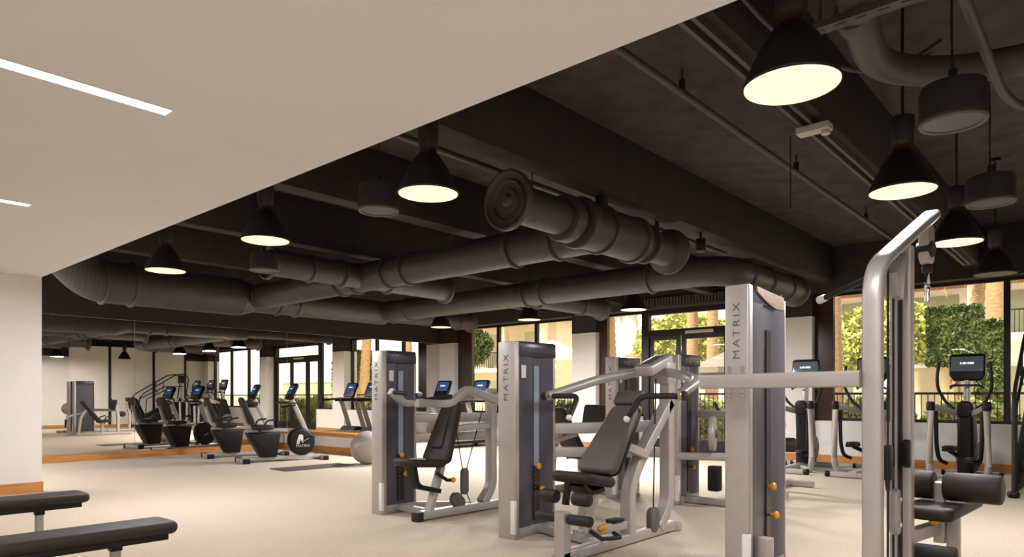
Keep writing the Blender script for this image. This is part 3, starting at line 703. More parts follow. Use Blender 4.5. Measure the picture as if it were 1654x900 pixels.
obj('pulley_wheel', cy(tip + sidev*0.05 + Vector((-0.02, 0, 2.36)), tip - sidev*0.05 + Vector((-0.02, 0, 2.36)), 0.055, 20), 'rubber', pu)
hx = tip + Vector((0.02, 0, 0))
obj('cable_stop', cy(hx + Vector((0, 0, 2.2)), hx + Vector((0, 0, 2.26)), 0.035, 16, 0.01), 'rubber', L)
b = B()
ringp = [hx + Vector((0, 0, 2.13)) + dirx * (0.035*math.sin(a)) * (1 - 0.3*math.cos(a)) + Vector((0, 0, 0.065*math.cos(a))) for a in [2*PI*k/20 for k in range(21)]]
b.tube(ringp, r=0.011, n=10); b.cyl(hx + Vector((0, 0, 2.0)), hx + Vector((0, 0, 2.07)), 0.018, 12); obj('snap_hook', b, 'chrome', L)
for s in (0.26, 0.36): 
    q = A0 + dirx * s; obj('cable', cy(q + Vector((0, 0, 0.05)), q + Vector((0, 0, 2.2)), 0.007, 8), 'rubber', L)
b = B(); b.slab(rrect(0.29, 0.085, 0.042, 6), 0.05, 0.01, frame_m(A0 + dirx*0.33 + sidev*-0.02 + Vector((0, 0, 0.6)), (0, 0, 1), tuple(dirx))); pp = obj('pulley_plate', b, 'silver', L)
b = B()
for z in (0.52, 0.68): b.cyl(A0 + dirx*0.33 - sidev*0.045 + Vector((0, 0, z)), A0 + dirx*0.33 - sidev*0.055 + Vector((0, 0, z)), 0.016, 12)
obj('bolts', b, 'chrome', pp)
obj('weight_carriage', bx(4.76, 4.86, 1.06, 1.16, 0.8, 1.02, bev=0.01), 'slot', L)
b = B(); b.slab(rrect(0.18, 0.05, 0.024, 4), 0.04, 0.008, frame_m(Bp - dirx*0.06 - sidev*0.045 + Vector((0, 0, 0.96)), (0, 0, 1), tuple(dirx))); obj('adjust_handle', b, 'plastic', L)
# seat, thigh pads and base
obj('seat', padm((5.2, 0.98, 0.545), (6.15, 0.88, 0.545), 0.36, 0.085, side=tuple(sidev), taper=0.8, rad=0.07, bev=0.035), 'vinyl', L)
obj('seat_beam', br((5.1, 1.045, 0.4), (5.8, 0.93, 0.4), 0.07, 0.09), 'silver', L)
obj('base_beam', br((4.45, 1.1, 0.05), (6.0, 0.95, 0.05), 0.1, 0.09), 'silver', L)
obj('seat_leg', br((5.62, 0.86, 0.0), (5.62, 0.86, 0.52), 0.08, 0.08, up=(1, 0, 0)), 'silver', L)
obj('thigh_post', br((5.6, 0.94, 0.3), (5.6, 0.94, 0.72), 0.07, 0.07, up=(1, 0, 0)), 'silver', L)
c = Vector((5.6, 0.97, 0.7))
tp = obj('thigh_pad', cy(c + sidev*0.0, c + sidev*0.3, 0.1, 28, 0.02), 'vinyl', L)
tp = obj('thigh_pad', cy(c - sidev*0.06, c - sidev*0.4, 0.1, 28, 0.02), 'vinyl', L)
obj('pad_axle', cy(c - sidev*0.06, c + sidev*0.06, 0.03, 16), 'silver', L)
b = B(); b.ball((5.28, 0.92, 0.5), 0.032); obj('adjuster_knob', b, 'orange', L)
obj('foot_roller', cy((5.1, 1.0, 0.32), (5.1, 0.76, 0.32), 0.05, 20, 0.015), 'rubber', L)
ph = obj('pull_handle', tb([(5.32, 1.62, 2.06), (5.18, 1.34, 2.13), (Bp.x + 0.02, Bp.y + 0.08, 2.19)], r=0.021), 'rubber', L)
b = B(); b.cyl((5.32, 1.62, 2.06), (5.35, 1.68, 2.045), 0.029, 16, 0.008); obj('end_cap', b, 'paper', ph)

# --- second row: leg press and pull machine backing on to each other
G = thing('leg_press_machine', 'leg press with slate weight tower in the second row, left of the glass door', 'gym machine', (7.49, 4.86, 0))
tower(G, 7.49, 4.86, 0.65, 0.16, 1.84, window=False)
y = 5.85
obj('base_beam', br((7.35, y, 0.05), (9.0, y, 0.05), 0.09, 0.09), 'silver', G)
obj('link_beam', br((7.75, 4.95, 0.05), (7.75, y, 0.05), 0.08, 0.08), 'silver', G)
obj('cross_beam', br((8.1, 4.95, 0.85), (8.55, y, 0.85), 0.06, 0.09), 'silver', G)
obj('backrest', padm((7.98, y, 0.5), (7.48, y, 1.16), 0.38, 0.09, taper=0.9, rad=0.06, bev=0.04), 'vinyl', G)
obj('seat', padm((7.95, y, 0.46), (8.35, y, 0.5), 0.38, 0.09, rad=0.06, bev=0.04), 'vinyl', G)
obj('seat_frame', br([(7.4, y, 0.08), (7.46, y, 0.62), (7.62, y, 0.86)], None, 0.08, 0.08, up=(0, 1, 0), fil=0.1), 'silver', G)
obj('seat_post', br((8.1, y, 0.06), (8.1, y, 0.42), 0.08, 0.08, up=(0, 1, 0)), 'silver', G)
obj('foot_column', br([(8.6, y, 0.08), (8.6, y, 0.7), (8.5, y, 1.05)], None, 0.09, 0.09, up=(0, 1, 0), fil=0.2), 'silver', G)
obj('foot_plate', padm((8.42, y, 0.86), (8.5, y, 1.2), 0.42, 0.06, rad=0.05, bev=0.02), 'vinyl', G)
for s in (-1, 1): obj('handle', tb([(8.1, y + s*0.24, 0.4), (8.12, y + s*0.28, 0.62), (8.3, y + s*0.28, 0.66)], r=0.02, fil=0.06), 'rubber', G)
obj('seat_arm', br([(7.7, y - 0.2, 0.8), (7.25, y - 0.1, 0.7), (7.05, y, 0.62)], None, 0.06, 0.06, fil=0.1), 'silver', G)

R = thing('seated_row_machine', 'pull machine with slate tower and round cam disc, behind the chest press', 'gym machine', (7.56, 4.0, 0))
tower(R, 7.56, 4.0, 0.61, 0.16, 1.84, window=False)
y = 3.25
obj('base_beam', br((7.45, y, 0.05), (9.05, y, 0.05), 0.09, 0.09), 'silver', R)
obj('link_beam', br((7.8, 4.06, 0.05), (7.85, y, 0.05), 0.08, 0.08), 'silver', R)
obj('cross_beam', br((7.58, 4.02, 0.6), (7.92, 3.3, 0.6), 0.06, 0.09), 'silver', R)
obj('upper_beam', br((8.1, 4.02, 1.1), (7.95, 3.3, 1.1), 0.05, 0.1), 'silver', R)
obj('cam_disc', cy((7.7, 3.66, 0.88), (7.72, 3.6, 0.88), 0.21, 32, 0.012), 'silver', R)
obj('cam_hub', cy((7.7, 3.68, 0.88), (7.73, 3.57, 0.88), 0.05, 18, 0.008), 'ink', R)
obj('counterweight', bx(7.62, 7.74, 3.52, 3.66, 0.2, 0.5, bev=0.02), 'plastic', R)
obj('strut', br((7.8, 3.4, 0.08), (7.92, 3.4, 0.62), 0.08, 0.08, up=(0, 1, 0)), 'silver', R)
obj('upright', br([(7.95, 3.28, 0.06), (7.95, 3.28, 1.4)], None, 0.08, 0.08, up=(0, 1, 0)), 'plastic', R)
obj('chest_pad', padm((8.12, y, 0.85), (8.12, y, 1.25), 0.28, 0.09, rad=0.05, bev=0.04), 'vinyl', R)
obj('seat', padm((8.25, y, 0.5), (8.65, y, 0.5), 0.36, 0.09, rad=0.06, bev=0.04), 'vinyl', R)
obj('seat_post', br((8.45, y, 0.06), (8.45, y, 0.46), 0.08, 0.08, up=(0, 1, 0)), 'silver', R)
obj('roller', cy((7.75, 3.42, 0.45), (7.75, 3.3, 0.45), 0.05, 18, 0.012), 'rubber', R)

H2 = thing('glute_bench_machine', 'low silver machine with a black padded roll, partly hidden behind the tall tower', 'gym machine', (9.5, 3.6, 0))
obj('base_beam', br((8.95, 3.68, 0.05), (10.4, 3.68, 0.05), 0.1, 0.09), 'silver', H2)
obj('foot_bar', br((10.3, 3.3, 0.05), (10.3, 4.05, 0.05), 0.08, 0.08), 'silver', H2)
obj('upright', br([(9.7, 3.68, 0.08), (9.75, 3.68, 0.6), (9.6, 3.68, 1.1)], None, 0.09, 0.09, up=(0, 1, 0), fil=0.2), 'silver', H2)
obj('padded_roll', cy((9.42, 3.9, 0.66), (9.52, 3.28, 0.66), 0.1, 24, 0.03), 'vinyl', H2)
obj('backrest', padm((9.75, 3.68, 0.85), (9.65, 3.68, 1.28), 0.36, 0.1, rad=0.06, bev=0.04), 'vinyl', H2)
obj('press_arm', br([(9.6, 3.75, 1.08), (9.35, 4.0, 1.08), (9.0, 4.15, 1.12)], None, 0.07, 0.08, fil=0.12), 'silver', H2)
obj('grip', tb([(9.0, 4.15, 1.12), (8.9, 4.17, 1.25)], r=0.024), 'rubber', H2)

# ------------------------------------------------------------------ benches
def bench(x1, y, label):
    t = thing('flat_bench', label, 'bench', (x1 - 0.62, y, 0), 0, 'flat weight benches')
    obj('pad', padm((x1 - 1.26, y, 0.415), (x1, y, 0.415), 0.36, 0.085, rad=0.07, bev=0.038), 'vinyl', t)
    obj('pad_board', bx(x1 - 1.2, x1 - 0.07, y - 0.15, y + 0.15, 0.335, 0.375, bev=0.006), 'plastic', t)
    for x in (x1 - 0.36, x1 - 1.0):
        lg = obj('leg', br((x, y, 0.02), (x, y, 0.3), 0.06, 0.06, up=(0, 1, 0)), 'silver', t)
        obj('leg_sleeve', bx(x - 0.036, x + 0.036, y - 0.036, y + 0.036, 0.285, 0.338, bev=0.006), 'plastic', lg)
        obj('foot_bar', br((x, y - 0.26, 0.03), (x, y + 0.26, 0.03), 0.06, 0.05), 'silver', t)
    obj('spine', br((x1 - 1.0, y, 0.1), (x1 - 0.36, y, 0.1), 0.06, 0.06), 'silver', t)
bench(2.03, 5.07, 'nearest black padded flat bench at the bottom left')
bench(2.09, 7.1, 'farther black padded flat bench, nearest the white wall')

# ------------------------------------------------------------------ recumbent bikes
def make_bike():
    t = thing('recumbent_bike', '', 'exercise bike', (0, 0, 0), 0, 'recumbent bikes before the mirror')
    k = dict(world=False)
    obj('base_beam', br((0.0, 0, 0.07), (1.62, 0, 0.07), 0.12, 0.07), 'silver', t, **k)
    obj('rear_stabilizer', br((0.02, -0.27, 0.05), (0.02, 0.27, 0.05), 0.12, 0.09), 'silver', t, **k)
    for s in (-1, 1): obj('stabilizer_cap', bx(-0.05, 0.09, s*0.3 - 0.035, s*0.3 + 0.035, 0.0, 0.1, bev=0.015), 'plastic', t, **k)
    obj('front_stabilizer', br((1.62, -0.27, 0.05), (1.62, 0.27, 0.05), 0.09, 0.08), 'silver', t, **k)
    for s in (-1, 1): obj('stabilizer_cap', bx(1.57, 1.67, s*0.3 - 0.035, s*0.3 + 0.035, 0.0, 0.09, bev=0.015), 'plastic', t, **k)
    b = B(); m = Matrix.Rotation(PI/2, 4, 'X')
    b.slab([(0.36, 0.1), (0.66, 0.1), (0.74, 0.6), (0.1, 0.6), (0.12, 0.52)], 0.3, 0.03, m); obj('seat_pedestal', b, 'plastic', t, **k)
    obj('seat_rail', br((0.1, 0, 0.63), (0.9, 0, 0.63), 0.12, 0.06), 'silver', t, **k)
    obj('seat', padm((0.18, 0, 0.7), (0.6, 0, 0.7), 0.42, 0.09, rad=0.1, bev=0.04), 'vinyl', t, **k)
    obj('backrest', padm((0.2, 0, 0.76), (-0.02, 0, 1.3), 0.42, 0.07, taper=0.8, rad=0.12, bev=0.03), 'rubber', t, **k)
    obj('back_frame', br([(0.3, 0, 0.65), (0.1, 0, 0.72), (-0.02, 0, 1.1)], None, 0.08, 0.04, up=(0, 1, 0), fil=0.08), 'silver', t, **k)
    for s in (-1, 1): obj('side_handle', tb([(0.3, s*0.14, 0.64), (0.32, s*0.3, 0.66), (0.4, s*0.32, 0.84), (0.58, s*0.32, 0.86)], r=0.018, fil=0.06), 'rubber', t, **k)
    # drive housing: teardrop
    ol = []
    for j in range(28):
        a = 2*PI*j/28; rr = 0.27 + 0.05 * max(0, math.cos(a - 2.2)) ** 3
        ol.append((1.2 + rr * math.cos(a), 0.37 + rr * math.sin(a)))
    b = B(); b.slab(ol, 0.2, 0.05, m); dh = obj('drive_housing', b, 'plastic', t, **k)
    lm = frame_m((1.2, -0.102, 0.3), (1, 0, 0), (0, 0, 1))
    o = text('housing_lettering', 'MATRIX', 0.075, lm, 'paleink', None, 0.001, 1.1); o.parent = dh; o.matrix_local = lm
    b = B(); bo = [(1.06, 0.34), (1.12, 0.34), (1.15, 0.44), (1.18, 0.36), (1.21, 0.36), (1.2, 0.52), (1.13, 0.54), (1.1, 0.5)]
    b.slab(bo, 0.012, 0.002, Matrix.Translation((0, -0.1, 0)) @ m); obj('emblem', b, 'paleink', dh, **k)
    obj('mast', br([(1.36, 0, 0.4), (1.26, 0, 0.7), (1.0, 0, 1.25)], None, 0.09, 0.075, up=(0, 1, 0), fil=0.2), 'silver', t, **k)
    cmx = frame_m((1.0, 0, 1.42), (0, -1, 0), (0.42, 0, 0.9))
    b = B(); b.slab(rrect(0.38, 0.36, 0.06, 5), 0.07, 0.02, cmx); cn = obj('console', b, 'plastic', t, **k)
    b = B(); b.slab(rrect(0.27, 0.19, 0.012, 2), 0.01, 0.002, cmx @ Matrix.Translation((0, 0.03, 0.034))); obj('screen', b, 'screen', cn, **k)
    b = B(); b.slab(rrect(0.12, 0.018, 0.004, 2), 0.004, 0.001, cmx @ Matrix.Translation((0, 0.05, 0.041))); obj('readout', b, 'screentext', cn, **k)
    obj('handlebar', tb([(1.05, 0.06, 1.18), (0.85, 0.24, 1.2), (0.72, 0.16, 1.2), (0.72, -0.16, 1.2), (0.85, -0.24, 1.2), (1.05, -0.06, 1.18)], r=0.022, fil=0.09), 'rubber', t, **k)
    obj('handlebar_cradle', tb([(1.04, 0.1, 1.14), (0.8, 0.1, 1.1), (0.78, -0.1, 1.1), (1.04, -0.1, 1.14)], r=0.016, fil=0.06), 'plastic', t, **k)
    for s, a in ((-1, 0.5), (1, 3.6)):
        cr = obj('crank', br((1.2, s*0.12, 0.4), (1.2 + 0.17*math.cos(a), s*0.13, 0.4 + 0.17*math.sin(a)), 0.03, 0.03), 'chrome', t, **k)
        px, pz = 1.2 + 0.17*math.cos(a), 0.4 + 0.17*math.sin(a)
        obj('pedal', bx(px - 0.06, px + 0.06, s*0.19 - 0.05, s*0.19 + 0.05, pz - 0.02, pz + 0.02, bev=0.01), 'plastic', cr, **k)
    return t
bk = make_bike(); bk.location = (6.56, 13.0, 0); bk.rotation_euler = (0, 0, -0.22); bk['label'] = 'nearer recumbent exercise bike with blue console screen, beside the mat'
dup(bk, (6.6, 14.62, 0), 'farther recumbent exercise bike, closest to the mirror wall', -0.22)

# ball and mat
o = obj('exercise_ball', (lambda b: b.ball((0, 0, 0), 0.325, 40))(B()), 'ball'); o.location = (8.1, 10.98, 0.324); tag(o, 'grey inflated exercise ball on the floor behind the shoulder press tower', 'ball')
b = B(); b.slab(rrect(1.42, 0.62, 0.02, 3), 0.014, 0.004, Matrix.Rotation(-0.05, 4, 'Z')); o = obj('exercise_mat', b, 'mat'); o.location = (7.06, 11.22, 0.007); tag(o, 'dark flat exercise mat lying on the beige floor beside the grey ball', 'mat')

# ------------------------------------------------------------------ treadmills
def make_treadmill():
    t = thing('treadmill', '', 'treadmill', (0, 0, 0), 0, 'treadmills behind the low partition')
    k = dict(world=False)
    obj('deck', bx(-0.05, 1.85, -0.36, 0.36, 0.1, 0.2, bev=0.02), 'plastic', t, **k)
    obj('running_belt', bx(0.02, 1.5, -0.26, 0.26, 0.195, 0.206), 'rubber', t, **k)
    for s in (-1, 1): obj('side_rail', bx(0.0, 1.75, s*0.33 - 0.07, s*0.33 + 0.07, 0.18, 0.225, bev=0.015), 'silver', t, **k)
    b = B(); b.slab([(1.4, 0.18), (1.95, 0.1), (2.0, 0.22), (1.85, 0.34), (1.55, 0.36)], 0.78, 0.04, Matrix.Rotation(PI/2, 4, 'X')); obj('motor_hood', b, 'plastic', t, **k)
    for s in (-1, 1):
        for x in (0.12, 1.75): obj('foot', cy((x, s*0.3, 0.0), (x, s*0.3, 0.11), 0.05, 14), 'rubber', t, **k)
        obj('upright', br([(1.92, s*0.4, 0.12), (1.5, s*0.4, 1.2)], None, 0.05, 0.2, up=(0, 1, 0), rad=0.02), 'silver', t, **k) if False else obj('upright', br([(1.9, s*0.4, 0.14), (1.52, s*0.4, 1.18)], None, 0.17, 0.05, up=(0, 1, 0), rad=0.02), 'silver', t, **k)
        obj('handrail', tb([(1.5, s*0.4, 1.2), (1.3, s*0.4, 1.24), (0.75, s*0.4, 1.2)], r=0.035, fil=0.06), 'rubber', t, **k)
    obj('dash', bx(1.38, 1.6, -0.42, 0.42, 1.16, 1.27, bev=0.03), 'plastic', t, **k)
    obj('front_grip', tb([(1.36, -0.25, 1.22), (1.2, -0.2, 1.27), (1.2, 0.2, 1.27), (1.36, 0.25, 1.22)], r=0.02, fil=0.06), 'rubber', t, **k)
    cmx = frame_m((1.62, 0, 1.53), (0, -1, 0), (0.4, 0, 0.92))
    b = B(); b.slab(rrect(0.56, 0.5, 0.06, 5), 0.07, 0.02, cmx); cn = obj('console', b, 'plastic', t, **k)
    b = B(); b.slab(rrect(0.44, 0.28, 0.014, 2), 0.01, 0.002, cmx @ Matrix.Translation((0, 0.06, 0.034))); obj('screen', b, 'screen', cn, **k)
    b = B(); b.slab(rrect(0.2, 0.03, 0.006, 2), 0.004, 0.001, cmx @ Matrix.Translation((0, 0.08, 0.041))); obj('readout', b, 'screentext', cn, **k)
    return t
tm = make_treadmill(); tm.location = (11.45, 14.2, 0); tm['label'] = 'farther treadmill beside the far corner pier and mirror'
dup(tm, (11.6, 12.88, 0), 'nearer treadmill with blue console, seen right of the shoulder press seat')

# ------------------------------------------------------------------ ellipticals
def make_elliptical():
    t = thing('elliptical_trainer', '', 'elliptical trainer', (0, 0, 0), 0, 'elliptical trainers facing the garden windows')
    k = dict(world=False)
    obj('spine_beam', br((-0.35, 0, 0.07), (1.35, 0, 0.07), 0.12, 0.09), 'silver', t, **k)
    obj('front_stabilizer', br((1.3, -0.38, 0.05), (1.3, 0.38, 0.05), 0.09, 0.08), 'silver', t, **k)
    obj('rear_stabilizer', br((-0.3, -0.34, 0.05), (-0.3, 0.34, 0.05), 0.09, 0.08), 'silver', t, **k)
    for s in (-1, 1):
        for x in (-0.3, 1.3): obj('stabilizer_cap', cy((x, s*0.36, 0.05), (x, s*0.43, 0.05), 0.05, 16, 0.012), 'plastic', t, **k)
        obj('side_column', tb([(0.0, s*0.36, 1.12), (0.0, s*0.38, 0.2), (0.06, s*0.33, 0.05), (0.3, s*0.12, 0.06)], r=0.048, fil=0.12, n=14), 'silver', t, **k)
        obj('column_cap', cy((0.0, s*0.36, 1.1), (0.0, s*0.36, 1.25), 0.06, 16, 0.03), 'plastic', t, **k)
        obj('upper_arm', br([(0.02, s*0.35, 1.18), (0.3, s*0.3, 1.14), (0.62, s*0.1, 1.05)], None, 0.06, 0.09, fil=0.14), 'silver', t, **k)
        obj('swing_link', tb([(0.05, s*0.3, 1.1), (0.06, s*0.29, 0.55), (0.12, s*0.27, 0.34), (0.3, s*0.2, 0.28)], r=0.03, fil=0.14), 'plastic', t, **k)
        obj('moving_handle', tb([(0.66, s*0.14, 1.12), (0.66, s*0.26, 1.22), (0.56, s*0.36, 1.45), (0.5, s*0.36, 1.62), (0.54, s*0.34, 1.86)], r=0.024, fil=0.1), 'rubber', t, **k)
        zz = 0.5 if s > 0 else 0.33
        pd = obj('pedal', (lambda b: (b.slab(rrect(0.38, 0.17, 0.07, 5), 0.05, 0.02, Matrix.Translation((0.25, s*0.15, zz))), b)[1])(B()), 'plastic', t, **k)
        rim = [(0.25 + 0.18*math.cos(a), s*0.15 + 0.085*math.sin(a), zz + 0.035) for a in [2*PI*j/20 for j in range(21)]]
        obj('pedal_rim', tb(rim, r=0.018, n=8), 'rubber', pd, **k)
        obj('pedal_arm', br((0.3, s*0.15, zz - 0.03), (0.95, s*0.13, 0.34), 0.05, 0.06), 'plastic', t, **k)
        obj('crank_disc', cy((0.95, s*0.1, 0.38), (0.95, s*0.14, 0.38), 0.22, 28, 0.01), 'ink', t, **k)
    b = B(); ol = [(0.62, 0.1), (1.15, 0.1), (1.1, 0.7), (0.92, 1.2), (0.66, 1.22), (0.58, 1.1), (0.62, 0.7)]
    b.slab(ol, 0.22, 0.05, Matrix.Rotation(PI/2, 4, 'X')); obj('center_body', b, 'plastic', t, **k)
    b = B(); b.slab(rrect(0.22, 0.26, 0.08, 5), 0.12, 0.03, frame_m((0.62, 0, 1.12), (0, 1, 0), (0, 0, 1))); obj('hub_cover', b, 'plastic', t, **k)
    obj('mast', br((0.8, 0, 1.15), (0.86, 0, 1.62), 0.14, 0.08, up=(0, 1, 0), rad=0.02), 'silver', t, **k)
    obj('fixed_grip', tb([(0.8, 0.22, 1.46), (0.66, 0.2, 1.5), (0.66, -0.2, 1.5), (0.8, -0.22, 1.46)], r=0.018, fil=0.06), 'rubber', t, **k)
    obj('grip_stay', tb([(0.84, 0.08, 1.6), (0.8, 0.2, 1.47)], r=0.02), 'chrome', t, **k); obj('grip_stay', tb([(0.84, -0.08, 1.6), (0.8, -0.2, 1.47)], r=0.02), 'chrome', t, **k)
    cmx = frame_m((0.86, 0, 1.78), (0, -1, 0), (0.2, 0, 0.98))
    b = B(); b.slab([(-0.18, -0.21), (0.18, -0.21), (0.245, -0.12), (0.245, 0.2), (0.2, 0.23), (-0.2, 0.23), (-0.245, 0.2), (-0.245, -0.12)], 0.09, 0.025, cmx); cn = obj('console', b, 'plastic', t, **k)
    b = B(); b.slab(rrect(0.44, 0.24, 0.014, 2), 0.01, 0.002, cmx @ Matrix.Translation((0, 0.06, 0.044))); obj('screen', b, 'dimscreen', cn, **k)
    lm = cmx @ Matrix.Translation((0, 0.07, 0.05))
    b = B()
    for j, wv in enumerate((0.02, 0.03, 0.018, 0.028, 0.03, 0.02)):
        b.box(-0.095 + j*0.033, -0.095 + j*0.033 + wv, -0.016, 0.016, 0.0, 0.002, m=lm)
    obj('readout', b, 'screentext', cn, **k)
    return t
el = make_elliptical(); el.location = (12.2, 1.81, 0); el['label'] = 'elliptical trainer on the right, seen clear below the garden hedge'
dup(el, (12.2, 3.2, 0), 'middle elliptical trainer, mostly hidden by the silver cable column')
dup(el, (12.2, 4.32, 0), 'elliptical trainer beside the white pier, right behind the tall weight tower')

# ------------------------------------------------------------------ stair climber at the right edge
C = thing('stair_climber', 'dark stair climber with sloping handrails at the right frame edge', 'stair climber', (12.2, 0.62, 0))
for s in (0.16, 1.02):
    obj('side_panel', (lambda b: (b.slab([(11.2, 0.05), (13.0, 0.05), (13.0, 1.0), (12.7, 1.15), (11.25, 0.4)], 0.06, 0.015, Matrix.Translation((0, s, 0)) @ Matrix.Rotation(PI/2, 4, 'X')), b)[1])(B()), 'plastic', C)
    obj('handrail', tb([(11.0, s, 0.03), (11.02, s, 1.25), (11.2, s, 1.45), (12.5, s, 2.25), (12.9, s, 2.3), (13.05, s, 2.1), (12.9, s, 1.1)], r=0.024, fil=0.12), 'rubber', C)
    obj('handrail', tb([(11.25, s, 0.4), (11.3, s, 1.2), (12.4, s, 1.75), (12.8, s, 1.75)], r=0.02, fil=0.1), 'rubber', C)
    obj('rail_strut', tb([(12.0, s, 1.94), (11.95, s, 1.55), (12.1, s, 1.5)], r=0.018, fil=0.06), 'rubber', C)
    obj('rail_foot', cy((11.0, s, 0.0), (11.0, s, 0.09), 0.07, 20, 0.03), 'plastic', C)
for j in range(6):
    obj('step', bx(11.3 + j*0.24, 11.54 + j*0.24, 0.2, 0.98, 0.16 + j*0.15, 0.2 + j*0.15, bev=0.01), 'rubber', C)
obj('console', bx(12.85, 12.95, 0.35, 0.83, 1.9, 2.25, bev=0.02), 'plastic', C)
obj('console_mast', br((12.9, 0.59, 1.0), (12.9, 0.59, 1.95), 0.1, 0.08, up=(0, 1, 0)), 'silver', C)

# ------------------------------------------------------------------ outdoors
struct('ground', bx(15.0, 60, -25, 50, -0.3, -0.1), 'paving')
def leaves(name, m, n, shape, size, seed, parent=None):
    rnd = random.Random(seed); bm = bmesh.new()
    for i in range(n):
        p = shape(rnd)
        a = Vector((rnd.uniform(-1, 1), rnd.uniform(-1, 1), rnd.uniform(-1, 1))).normalized()
        c = a.cross(Vector((rnd.uniform(-1, 1), rnd.uniform(-1, 1), rnd.uniform(-1, 1)))).normalized()
        s = size * rnd.uniform(0.6, 1.3)
        vs = [bm.verts.new(p + v) for v in (a*s, c*s*0.5, -a*s, -c*s*0.5)]
        bm.faces.new(vs)
    me = bpy.data.meshes.new(name); bm.to_mesh(me); bm.free(); me.materials.append(M[m])
    o = bpy.data.objects.new(name, me); COL.objects.link(o)
    if parent: o.parent = parent
    return o
def boxshape(x, y, z):
    def f(r):
        p = [r.uniform(-1, 1) for _ in range(3)]; k = r.randrange(3); p[k] = math.copysign(r.uniform(0.82, 1.04), p[k])
        return Vector((p[0]*x, p[1]*y, p[2]*z + z))
    return f
def ellshape(x, y, z):
    def f(r):
        v = Vector((r.gauss(0, 1), r.gauss(0, 1), r.gauss(0, 1))).normalized() * r.uniform(0.7, 1.05)
        return Vector((v.x*x, v.y*y, v.z*z + z))
    return f
def hedge(loc, dims, n, label, m='leaf', size=0.05, box=True, core=True, seed=1, stem=None):
    t = thing('clipped_hedge' if box else 'garden_shrub', label, 'hedge' if box else 'shrub', loc)
    if not core or True:
        leaves('foliage', m, int(n*2.2), (boxshape if box else ellshape)(*dims), size, seed, t)
    b = B()
    if box: b.box(-dims[0]*0.86, dims[0]*0.86, -dims[1]*0.86, dims[1]*0.86, dims[2]*0.12, dims[2]*1.86)
    else:
        b.ball((0, 0, dims[2]), min(dims[0], dims[1])*0.78, 16, dims[2]/min(dims[0], dims[1]))
    obj('branch_core', b, 'leaf', t, world=False)
    if stem: obj('stem', cy((0, 0, -loc[2] - 0.1), (0, 0, dims[2]*0.3), stem, 10), 'trunk', t, world=False)
    return t
hedge((20.6, 3.12, 2.12), (0.42, 0.58, 0.74), 2600, 'tall clipped block hedge outside the right window, above the elliptical', seed=3, stem=0.12)
hedge((20.0, 2.3, 0.9), (0.3, 0.3, 1.12), 2000, 'narrow clipped hedge right of the block hedge outside', seed=4, stem=0.1)
rs = random.Random(11)
for i, (x, y, m, lab) in enumerate([(17.3, 0.6, 'leafy', 'low yellow-green shrub outside the right end of the garden window'), (17.4, 2.4, 'leafy', 'low yellow-green shrub behind the elliptical on the right'),
        (17.3, 4.3, 'leafy', 'yellow-green shrub outside, by the brown window panel'), (17.4, 6.6, 'leafy', 'yellow-green shrub outside the right leaf of the glass door'),
        (17.6, 8.6, 'leafy', 'yellow-green shrub outside the left leaf of the glass door'), (17.5, 11.4, 'leafy', 'yellow-green shrub outside, left of the window pier'),
        (17.8, 13.6, 'leaf', 'rounded green shrub outside, behind the treadmill consoles'), (17.6, 15.9, 'leaf', 'rounded green shrub outside the far corner'), (17.4, -1.6, 'leafy', 'yellow-green shrub beyond the right window edge')]):
    hedge((x + 0.2, y, -0.1), (0.6, 0.95, 0.62 + 0.1*rs.random()), 1100, lab, m, 0.085, False, True, 20 + i)
def broad_tree(loc, R, label, m='leafy', seed=1, h=2.6):
    t = thing('garden_tree', label, 'tree', loc)
    obj('trunk', tb([(0, 0, 0), (0.1, 0.05, h*0.5), (0.05, -0.1, h)], r=0.14, fil=0.5), 'trunk', t, world=False)
    o = leaves('foliage', m, 8000, ellshape(R, R, R*0.62), 0.13, seed, t); o.location = (0, 0, h - 0.4)
broad_tree((30, 15.5, -0.1), 2.4, 'leafy pale green tree beyond the glass door', 'leafy', 31, 2.8)
broad_tree((30, 11.0, -0.1), 2.2, 'leafy pale green tree beyond the door transom', 'leafy', 32, 3.4)
broad_tree((24, 25.2, -0.1), 1.9, 'leafy green tree beyond the far left windows', 'leaf', 33, 3.2)
broad_tree((29, 6.5, -0.1), 2.2, 'leafy yellow-green tree behind the cable column outside', 'leafy', 34, 2.6)
